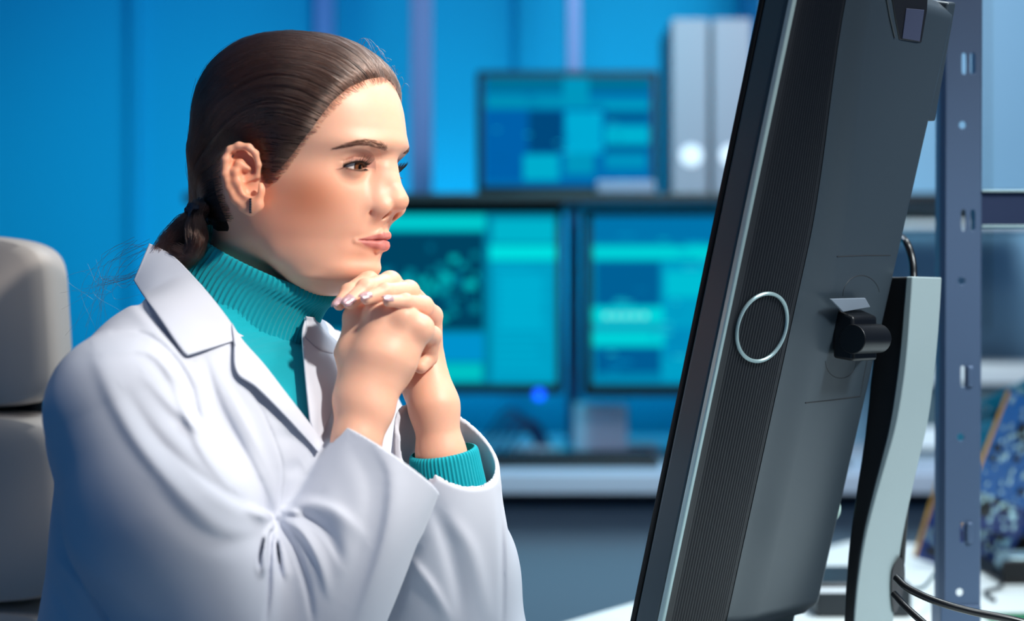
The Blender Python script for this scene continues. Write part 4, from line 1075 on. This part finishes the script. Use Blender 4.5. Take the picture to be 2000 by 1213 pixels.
# ================================================================ big monitor
MO = np.array([.113, 1.4326, .8537]); MY, MT, MW, MH = .8096, .252, .2406, .62
mu = np.array([math.cos(MY), math.sin(MY), 0.]); mn0 = np.array([math.sin(MY), -math.cos(MY), 0.])
mv = np.array([0, 0, 1.])*math.cos(MT)+mn0*math.sin(MT); mn = mn0*math.cos(MT)-np.array([0, 0, 1.])*math.sin(MT)
mfr = lambda u, v, n: MO+mu*u+mv*v+mn*n
CAM = np.array([0, 0, ZC])
def on_plane(px, py, p0, n_):
    d = wp(px, py, 1.0)-CAM; return CAM+d*(((p0-CAM)@n_)/(d@n_))
def muv(px, py, n=.05):
    q = on_plane(px, py, mfr(0, 0, n), mn)-MO; return q@mu, q@mv
t = empty('desktop_monitor', (.36, 1.50, .75), 'big black monitor seen from behind on a grey curved stand', 'monitor')
shell = mat('charcoal_plastic', lin((50, 60, 68)), .36, spec=.6); add_bump(shell, 1800, .25, .0003)
rib_m = mat('black_vent_plastic', lin((30, 33, 38)), .4, spec=.5)
side_m = mat('slate_frame', lin((44, 64, 74)), .4); silv = mat('silver_strip', lin((165, 190, 192)), .3, .4)
mb = MB(); mb.box((.000, -.03, -.006), (MW, MH+.03, .0), mfr); mb.build('screen_bezel', bez, t, bevel=.002)
mb = MB(); mb.box((.000, -.03, .0), (MW, MH, .0255), mfr); fr_o = mb.build('side_frame', side_m, t, bevel=.003)
mb = MB(); mb.box((-.0015, -.03, .0255), (.004, MH+.03, .0315), mfr); mb.build('silver_trim', silv, t, bevel=.0015)
def band(v):     # width of the ribbed band
    return .053+.027*sstep(1.0, .60, v/MH)
def back_n(u, v, ribs=True):
    b_ = band(v); k = u/b_; n = .0285+.0185*sstep(0, 1.05, k)**.8
    n = n+.006*sstep(1.0, 1.6, k)
    n = n-.020*sstep(MH-.012, MH+.002, v)-.012*sstep(.015, -.005, v)-.014*sstep(MW-.012, MW+.001, u)
    return n
NU, NV = 150, 120
uu = np.linspace(.003, MW, NU); vv = np.linspace(-.03, MH, NV)
U, Vv = np.meshgrid(uu, vv); B = band(Vv)
Vm = np.where(Vv < 0, 0, Vv)
bot = np.where(U > B, np.maximum(Vv, -.004), Vv)
Nn = back_n(U, bot)
def grid(name, U, V_, N, m_, parent, th=.003):
    P = MO+U[..., None]*mu+V_[..., None]*mv+N[..., None]*mn; r_, c_ = U.shape; I = np.arange(r_*c_).reshape(r_, c_)
    Q = np.stack([I[:-1, :-1], I[:-1, 1:], I[1:, 1:], I[1:, :-1]], -1).reshape(-1, 4)
    o = mesh_np(name, rel(P.reshape(-1, 3), parent), Q, m_, parent); return o
K = np.linspace(1.0, 1, 1)
sU = np.linspace(0, 1, 90)[None, :]; Bv = band(vv)[:, None]
Uf = Bv+(MW-Bv)*sU; Vf = np.repeat(np.clip(vv, -.003, MH)[:, None], 90, 1)
back = grid('back_cover', Uf, Vf, back_n(Uf, Vf), shell, t)
sR = np.linspace(0, 1, 220)[None, :]; Ur = .003+(Bv-.003)*sR; Vr = np.repeat(vv[:, None], 220, 1)
ribs = .0007*np.clip(np.sin(sR*2*math.pi*26), -.4, 1)*sstep(.10, .2, sR)*sstep(1.0, .92, sR)
grid('ribbed_band', Ur, Vr, back_n(Ur, Vr)-.0006+ribs-.0*Ur, rib_m, t)
# closing walls at the far, top and bottom edges
mb = MB()
for (a, b_, c0, c1) in (((MW, -.003), (MW, MH), 0, 0),):
    vs = np.linspace(-.003, MH, 60)
    for i in range(59):
        q = [mfr(MW, vs[i], .0), mfr(MW, vs[i+1], .0), mfr(MW, vs[i+1], back_n(MW, vs[i+1])), mfr(MW, vs[i], back_n(MW, vs[i]))]; mb.add(q, [(0, 1, 2, 3)])
for v0 in (-.003, MH):
    us = np.linspace(.003, MW, 60)
    for i in range(59):
        q = [mfr(us[i], v0, .0), mfr(us[i+1], v0, .0), mfr(us[i+1], v0, back_n(us[i+1], v0)), mfr(us[i], v0, back_n(us[i], v0))]; mb.add(q, [(0, 1, 2, 3)])
mb.build('cover_edge', shell, t)
# wing on the far upper edge, cable recess at the top
pl = [muv(1820, 236, .04), muv(1800, 236, .04), muv(1845, 4, .04), muv(1861, 4, .04)]
mb = MB(); mb.prism(pl, .012, .044, mfr); mb.build('cover_flange', shell, back, bevel=.002)
pl = [muv(*p, .05) for p in ((1733, -22), (1741, 30), (1750, 76), (1793, 82), (1804, 20), (1806, -22))]
mb = MB(); mb.prism(pl, .046, .0538, mfr); mb.build('carry_recess', mat('recess_black', lin((14, 16, 22)), .5), back, bevel=.0006)
mb = MB(); mb.tube([mfr(*muv(x, y, .053), .0535) for x, y in ((1730, -10), (1737, 30), (1747, 72))], .0011, 8); mb.build('recess_lip', shell, back)
pl = [muv(*p, .05) for p in ((1762, 15), (1754, 74), (1788, 80), (1797, 18))]
mb = MB(); mb.prism(pl, .0535, .0548, mfr); mb.build('catch_plate', mat('slate_plate', lin((56, 62, 84)), .5), back, bevel=.0006)
# emblem ring
cu, cv = muv(1490, 641, .043)
mb = MB()
ring_pts = []
for i in range(65):
    a = 2*math.pi*i/64; u_ = cu+.003+.0275*math.cos(a); v_ = cv+.0315*math.sin(a); ring_pts.append(mfr(u_, v_, back_n(u_, v_)+.0012))
mb.tube(ring_pts, .0018, 8, cap=False); mb.build('round_emblem', silv, t)
# mounting plate lines
gl = mat('groove_dark', lin((20, 22, 28)), .6)
mb = MB()
mb.tube([mfr(*muv(x, y, .053), .0529) for x, y in ((1573, 787), (1630, 781), (1680, 774), (1686, 740), (1696, 690))], .0006, 6)
mb.build('mounting_plate_groove', gl, back); mb = MB()
mb.tube([mfr(*muv(x, y, .053), .0529) for x, y in ((1635, 501), (1690, 499), (1739, 499))], .0005, 6)
mb.build('mounting_plate_groove', gl, back); mb = MB()
mb.tube([mfr(*muv(1682+36*math.cos(a), 578-40*math.sin(a), .053), .0529) for a in np.linspace(.2, math.pi, 20)], .0004, 6)
mb.build('mounting_plate_groove', gl, back); mb = MB()
mb.tube([mfr(*muv(1642+30*math.cos(a), 705-34*math.sin(a), .053), .0529) for a in np.linspace(math.pi, 2*math.pi, 20)], .0004, 6)
mb.build('mounting_plate_groove', gl, back)
mb = MB(); c2 = muv(1640, 1000, .05)
mb.tube([mfr(MW-.006, c2[1]-.012+.024*s, .047) for s in np.linspace(0, 1, 13)], [.0008+.0042*math.sin(math.pi*s) for s in np.linspace(0, 1, 13)], 12)
mb.build('oval_slot_stand_in', mat('pale_green', lin((190, 220, 212)), .3), back)  # pale oval standing in for a slot that shows the white desk
# hinge
blk = mat('satin_black', lin((10, 12, 16)), .4, spec=.4)
S0 = wp(1783, 540, 1.50); uh = mu
def sp_(px, py): return on_plane(px, py, S0, uh)
prof = [(540, 1783, 72, 61), (600, 1779, 73, 66), (680, 1773, 73, 69), (750, 1765, 74, 70), (830, 1751, 78, 64), (900, 1732, 82, 54), (970, 1712, 88, 45), (1050, 1692, 93, 36), (1130, 1679, 94, 30), (1213, 1671, 94, 27), (1290, 1668, 95, 27), (1352, 1668, 95, 27)]
ys = np.array([p[0] for p in prof], float); N_ = 70; yy = np.linspace(540, 1352, N_)
ex = np.array([spl([(p[0], p[1]) for p in prof], 400)])[0]; ex = np.interp(yy, ex[:, 0], ex[:, 1])
ww = np.interp(yy, ys, [p[2] for p in prof])/1230; tt_ = np.interp(yy, ys, [p[3] for p in prof])/1800
def column(name, m_, parent, n0_, n1_, u0_, u1_, bev):
    V = []; F = []
    for i in range(N_):
        p = sp_(ex[i], yy[i]); p[2] = max(p[2], .765)
        for (u_, n_) in ((u0_, n0_), (u1_, n0_), (u1_, n1_), (u0_, n1_)):
            V.append(p+uh*ww[i]*u_-mn0*tt_[i]*n_)
    for i in range(N_-1):
        for j in range(4): F.append((i*4+j, i*4+(j+1) % 4, (i+1)*4+(j+1) % 4, (i+1)*4+j))
    F += [(0, 1, 2, 3), tuple((N_-1)*4+j for j in (3, 2, 1, 0))]
    mb = MB(); mb.add(V, F); return mb.build(name, m_, parent, bevel=bev, seg=5)
stand = column('stand_column', mat('pale_grey_plastic', lin((150, 166, 168)), .4), t, 0, .22, 0, 1, .0045)
column('stand_spine', blk, stand, .16, 1.0, .02, .98, .003)
mb = MB(); mb.box((0, 0, 0), (1, 1, 1), lambda a, b, c: np.array([*(sp_(1668, 1352)-mn0*.10+uh*.03+(a-.5)*.26*uh+(b-.5)*.24*mn0)[:2], .75+.016*c])); mb.build('stand_foot', blk, t, bevel=.005)
hc_ = sp_(1722, 648)-mn0*.02
mfc = mfr(*muv(1652, 650, .053), .053)
mb = MB()
w2 = .024
def hbox(p, q, hw, hh0, hh1):
    V = []
    for r_, h_ in ((p, hh0), (q, hh1)):
        for s1, s2 in ((-1, -1), (1, -1), (1, 1), (-1, 1)): V.append(r_+uh*s1*hw+np.array([0, 0, s2*h_]))
    mb.add(V, [(0, 1, 2, 3), (7, 6, 5, 4)]+[(j, (j+1) % 4, 4+(j+1) % 4, 4+j) for j in range(4)])
hbox(mfc-mn*.001, mfc+mn*.022+[0, 0, .0], .022, .024, .021); hbox(mfc+mn*.018, hc_+[0, 0, .0], .016, .016, .017)
hg = mb.build('tilt_hinge', blk, t, bevel=.003)
mb = MB(); mb.tube([mfc+mn*.022-uh*.024, mfc+mn*.022+uh*.024], .014, 24); mb.build('hinge_pin', blk, hg, bevel=.001)
mb = MB(); mb.prism([muv(*p, .07) for p in ((1636, 588), (1704, 586), (1714, 604), (1660, 614))], .060, .0625, mfr); mb.build('hinge_top_plate', mat('hinge_grey', lin((120, 130, 142)), .35), hg, bevel=.0008)
# stand cable port and cables
mb = MB(); c3 = [sp_(x, y)+mn0*.0005+uh*.0 for x, y in ((0, 0),)] if False else None
def pface(px, py, off=.0): return on_plane(px, py, sp_(np.interp(py, yy, ex), py)+mn0*off, mn0)
V = []; npt = 40
cp = [(1757, 1086), (1766, 1100), (1767, 1140), (1760, 1175), (1750, 1196), (1744, 1190), (1741, 1150), (1744, 1110)]
cs = np.array(spl(cp+[cp[0]], npt+1))[:-1]
mb = MB(); V = [pface(x, y, .0012) for x, y in cs]+[pface(x, y, -.003) for x, y in cs]
mb.add(V, [tuple(range(npt)), tuple(range(npt, 2*npt))[::-1]]+[(i, (i+1) % npt, npt+(i+1) % npt, npt+i) for i in range(npt)])
mb.build('cable_port', mat('port_black', lin((16, 6, 14)), .4), stand, bevel=.0004)
cabm_ = mat('black_cable', lin((8, 8, 11)), .35, spec=.6)
def cable(name, pts, r, lab, m_=cabm_, n=60, grp=None):
    mb = MB(); mb.tube(spl(pts, n), r, 12); return tag(mb.build(name, m_), lab, 'cable', grp)
cable('power_cable', TP((1750, 1128, 1.475), (1775, 1150, 1.46), (1830, 1175, 1.44), (1900, 1195, 1.43), (2020, 1222, 1.42), (2200, 1290, 1.42)), .0036, 'upper of two thick black cables leaving the stand port', grp='cables from the stand')
cable('power_cable', TP((1746, 1160, 1.470), (1772, 1188, 1.450), (1810, 1222, 1.43), (1860, 1262, 1.42), (1960, 1330, 1.42)), .0034, 'lower of two thick black cables leaving the stand port', grp='cables from the stand')
cable('video_cable', TP((1762, 464, 1.585), (1771, 475, 1.565), (1780, 500, 1.56), (1784, 530, 1.555), (1784, 600, 1.55), (1780, 800, 1.57), (1760, 1100, 1.60)), .0038, 'black cable curving from the monitor down behind its stand')

# ================================================================ steel rack
rm = mat('lavender_rack_steel', lin((78, 98, 126)), .42, .3)
DR = 1.70
t = empty('steel_rack', (.49, DR, .75), 'perforated lavender grey steel rack post with a side beam, standing on the white desk', 'rack')
xa, xb = wp(1841, 0, DR)[0], wp(1918, 0, DR)[0]
pl = [(xa, DR+.012), (xa+.0035, DR), (xb-.002, DR), (xb, DR+.002), (xb, DR+.035), (xb-.002, DR+.035), (xb-.002, DR+.002), (xa+.005, DR+.002), (xa+.002, DR+.013), (xa+.002, DR+.03), (xa, DR+.03)]
mb = MB(); mb.prism(pl, .75, 1.75, lambda a, b, c: (a-(1.75-c)*.0028+.0015, b, c)); post = mb.build('post', rm, None, smooth=False)
cut = MB()
def hole(px, py, w, h_, r_=None):
    c = wp(px, py, DR); n = 24; V = []
    for d in (-.01, .02):
        for i in range(n):
            a = 2*math.pi*i/n; sx = math.copysign(abs(math.cos(a))**(.5 if h_ > w*1.3 else 1), math.cos(a)); sy = math.copysign(abs(math.sin(a))**(.5 if h_ > w*1.3 else 1), math.sin(a))
            V.append((c[0]+sx*w/2*DR/FPX+sy*h_*.0*DR/FPX, DR+d, c[2]+sy*h_/2*DR/FPX))
    cut.add(V, [tuple(range(n))[::-1], tuple(range(n, 2*n))]+[(i, (i+1) % n, n+(i+1) % n, n+i) for i in range(n)])
for y in (124, 430, 735, 1040, -180): hole(1883-(y-124)*.004, y, 9, 42)
hole(1900, 124, 10, 42); hole(1900, 430, 9, 42)
for y in (244, 549, 854, 1157, -60): hole(1880-(y-244)*.006, y, 14, 15)
co = cut.build('cutter', None, None, smooth=False)
bo = post.modifiers.new('b', 'BOOLEAN'); bo.object = co; bo.operation = 'DIFFERENCE'; bo.solver = 'EXACT'
bpy.context.view_layer.update(); dg = bpy.context.evaluated_depsgraph_get(); nm = bpy.data.meshes.new_from_object(post.evaluated_get(dg)); post.modifiers.clear(); post.data = nm
bpy.data.objects.remove(co)
nm.transform(__import__('mathutils').Matrix.Translation((-.49, -DR, -.75))); post.parent = t
bv = post.modifiers.new('bevel', 'BEVEL'); bv.width = .0006; bv.segments = 2; bv.limit_method = 'ANGLE'
for y in (735, 1040):
    mb = MB(); c = wp(1894-(y-735)*.004, y, DR); mb.box((c[0]-.0038, DR-.0035, c[2]-.0118), (c[0]+.0038, DR+.001, c[2]+.0118)); mb.build('hook_tab', rm, post, bevel=.003)
mb = MB(); mb.box((xb-.001, DR+.004, wp(0, 442, DR)[2]), (xb+.16, DR+.03, wp(0, 374, DR)[2])); beam = mb.build('beam', mat('dark_beam', lin((50, 62, 92)), .35, .4), t, bevel=.001)
for y in (373, 441):
    z = wp(0, y, DR)[2]; mb = MB(); mb.box((xb, DR-.001, z-.0012), (xb+.16, DR+.03, z+.0012)); mb.build('beam_lip', silv, beam, bevel=.0004)
mb = MB(); mb.box((xa-.003, DR-.003, .75), (xb-.002, DR+.036, wp(0, 1182, DR)[2])); mb.build('foot_sleeve', rm, t, bevel=.001)

# ================================================================ things on the near desk
mb = MB(); a = wp(1600, 1180, 1.98); b_ = wp(1790, 1118, 1.98)
tt = empty('power_adapter', ((a[0]+b_[0])/2, 2.05, .75), 'black box on the white desk, behind the monitor stand', 'box')
mb.box((a[0], 2.0, .75), (b_[0], 2.14, .75+.045)); mb.build('case', dark, tt, bevel=.006)
mb = MB(); mb.box((a[0]-.002, 1.998, .783), (b_[0]-.04, 2.142, .789)); mb.build('pale_band', whm, tt)
cable('thin_cable', [wp(1780, 1150, 2.0), wp(1805, 1145, 2.02), wp(1830, 1115, 2.1), wp(1850, 1090, 2.2)], .0022, 'thin dark cable running from the black box past the rack post', mat('grey_green_cable', lin((50, 80, 85)), .5))
pcb = [mat('blue_circuit_board', lin((12, 90, 160)), .3), mat('teal_circuit_board', lin((20, 120, 150)), .3), mat('navy_circuit_board', lin((14, 50, 120)), .3)]
goldm = mat('gold_contacts', lin((215, 160, 70)), .3, .7); chip = mat('chip_black', lin((14, 20, 26)), .35); tin = mat('solder_tin', lin((170, 205, 215)), .25, .6)
def board(x, y, D, w, h_, rz, tilt, m_, lab, seed):
    r_ = random.Random(seed); c = wp(x, y, D)
    t = empty('circuit_board', (c[0], D, c[2]), lab, 'circuit board', 'circuit boards behind the rack post', rot=(tilt, 0, 0))
    from mathutils import Euler
    t.rotation_euler = (tilt, rz, r_.uniform(-.5, .5))
    import bmesh
    def loc(name, boxes, m2, par, bev=0):
        V = []; F = []
        mbb = MB()
        for lo_, hi_ in boxes: mbb.box(lo_, hi_)
        me = bpy.data.meshes.new(name); me.from_pydata(mbb.v, [], mbb.f); me.update(); bm = bmesh.new(); bm.from_mesh(me); bmesh.ops.recalc_face_normals(bm, faces=bm.faces); bm.to_mesh(me); bm.free()
        return link(name, me, m2, par, smooth=False)
    p = loc('board', [((-w/2, 0, -h_/2), (w/2, .0016, h_/2))], m_, t)
    loc('gold_edge', [((-w/2-.0003, -.0004, -h_/2+.002), (-w/2+.005, .002, h_/2-.002))], goldm, t)
    bx = []
    for i in range(9): a_, b__ = r_.uniform(-w/2+.012, w/2-.03), r_.uniform(-h_/2+.01, h_/2-.03); s_ = r_.uniform(.008, .022); bx.append(((a_, -.003, b__), (a_+s_, 0, b__+s_*r_.uniform(.5, 1.1))))
    for q_ in bx: loc('chip', [q_], chip, t)
    bx = []
    for i in range(60): a_, b__ = r_.uniform(-w/2+.008, w/2-.01), r_.uniform(-h_/2+.004, h_/2-.01); s_ = r_.uniform(.002, .006); bx.append(((a_, -.002-r_.random()*.003, b__), (a_+s_, 0, b__+s_*r_.uniform(.4, 2.5))))
    loc('solder_parts', bx, tin, t)['kind'] = 'stuff'
board(1955, 815, 2.44, .16, .075, -.5, .25, pcb[1], 'teal circuit board at the top of the pile by the rack', 1)
board(1990, 880, 2.22, .12, .15, .35, .15, pcb[0], 'blue circuit board leaning at the right of the pile', 2)
board(1945, 905, 2.36, .14, .13, -.35, .1, pcb[1], 'teal circuit board in the middle of the pile', 3)
board(1945, 985, 2.28, .085, .085, .25, .2, pcb[2], 'small navy circuit board with gold rim, low in the pile', 4)
board(1858, 1000, 2.40, .075, .17, .30, .05, pcb[2], 'navy circuit board standing left of the rack post', 5)
board(2000, 960, 2.50, .10, .16, -.3, .1, pcb[0], 'blue circuit board at the back, right edge of the pile', 6)
board(1930, 1035, 2.35, .09, .08, .5, .1, pcb[2], 'navy circuit board at the bottom of the pile, above the black tray', 7)
tt = empty('component_tray', (.78, 2.34, .75), 'black tray with silver parts, under the pile of circuit boards', 'tray')
mb = MB(); mb.box((.715, 2.24, .75), (1.1, 2.5, .757)); mb.box((.715, 2.24, .757), (1.1, 2.246, .785)); mb.box((.715, 2.494, .757), (1.1, 2.5, .785)); mb.build('tray', blk, tt, bevel=.002)
mb = MB(); mb.box((.735, 2.27, .757), (.79, 2.34, .785)); mb.build('silver_part', tin, tt, bevel=.003)
cable('looped_cable', [(.72, 2.26, .77), (.70, 2.2, .756), (.665, 2.16, .754), (.66, 2.1, .754)], .0025, 'dark cable hanging from the black tray by the post', n=30)
mb = MB(); a = wp(1965, 1200, 2.0); mb.box((a[0]-.03, 1.97, .75), (a[0]+.12, 2.02, .7525)); tag(mb.build('green_circuit_strip', mat('green_strip', lin((40, 110, 70)), .4)), 'small green circuit strip lying on the desk at the right', 'circuit board')

# ================================================================ chair
lea = mat('grey_leather', lin((184, 174, 166)), .5, spec=.3); add_bump(lea, 500, .15, .0006)
DC = 1.66
t = empty('office_chair', (-.74, 1.62, 0), 'padded grey leather office chair behind the woman', 'chair')
def pad(name, x0, x1, z0, z1, y, th, ex_=5, parent=t, lean=0):
    nx, nz = 60, 50; V = []; F = []; cx, cz = (x0+x1)/2, (z0+z1)/2; hx, hz = (x1-x0)/2, (z1-z0)/2
    n = 40; rings_ = []
    for s in np.linspace(-1, 1, 25):
        f_ = (1-abs(s)**3.0)**(1/3.0) if abs(s) < 1 else 0.0
        k_ = 1-.09*(1-f_) if True else 1
        sc_ = .0+1*(1-(1-f_)*.10)
        ring_ = []
        for i in range(n*2):
            a_ = math.pi*i/n; c_, s__ = math.cos(a_), math.sin(a_); e_ = 2/7.
            ring_.append((cx+hx*sc_*math.copysign(abs(c_)**e_, c_), y+s*th/2, cz+hz*sc_*math.copysign(abs(s__)**e_, s__)))
        rings_.append(ring_)
    n2 = n*2
    for r_ in rings_: V += r_
    for i in range(24):
        for j in range(n2): F.append((i*n2+j, i*n2+(j+1) % n2, (i+1)*n2+(j+1) % n2, (i+1)*n2+j))
    for end, sgn in ((0, -1), (24, 1)):
        base = len(V); rr_ = rings_[end]; prev = end*n2
        for q in (.85, .5, .15):
            b0 = len(V)
            for p in rr_: V.append((cx+(p[0]-cx)*q, p[1]+sgn*(.012*(1-q)), cz+(p[2]-cz)*q))
            for j in range(n2): F.append((prev+j, prev+(j+1) % n2, b0+(j+1) % n2, b0+j))
            prev = b0
        V.append((cx, rr_[0][1]+sgn*.013, cz)); c0 = len(V)-1
        for j in range(n2): F.append((prev+j, prev+(j+1) % n2, c0))
    ang = math.radians(-3.5)
    V = [(x+(z-1.0)*math.tan(ang), yv, z) for x, yv, z in V]
    mb = MB(); mb.add(V, F); return mb.build(name, lea, parent)
zt, z1_, z2_ = wp(0, 455, DC)[2], wp(0, 804, DC)[2], wp(0, 1186, DC)[2]
pad('headrest', -1.02, -.489, z1_+.001, zt, DC+.05, .09)
pad('backrest', -1.03, -.480, z2_+.001, z1_-.001, DC+.045, .10)
pad('lumbar_cushion', -1.03, -.483, z2_-.22, z2_-.001, DC+.045, .10)
mb = MB(); mb.box((-1.0, DC+.075, .52), (-.53, DC+.10, zt-.05), lambda x, y, z: (x-(z-1.0)*math.tan(math.radians(3.5)), y, z)); mb.build('back_shell', blk, t, bevel=.01)
mb = MB(); mb.box((-1.0, 1.18, .42), (-.45, 1.70, .50)); mb.build('seat', lea, t, bevel=.03)
mb = MB(); mb.tube([(-.74, 1.5, .06), (-.74, 1.5, .42)], .03, 20); mb.build('gas_column', blk, t)
for i in range(5):
    a_ = 2*math.pi*i/5; e_ = (-.74+.3*math.cos(a_), 1.5+.3*math.sin(a_), .05); mb = MB(); mb.tube([(-.74, 1.5, .09), e_], [.025, .018], 10); lg = mb.build('leg', blk, t)
    mb = MB(); mb.tube([(e_[0]-.02, e_[1], .03), (e_[0]+.02, e_[1], .03)], .03, 16); mb.build('caster', blk, lg)
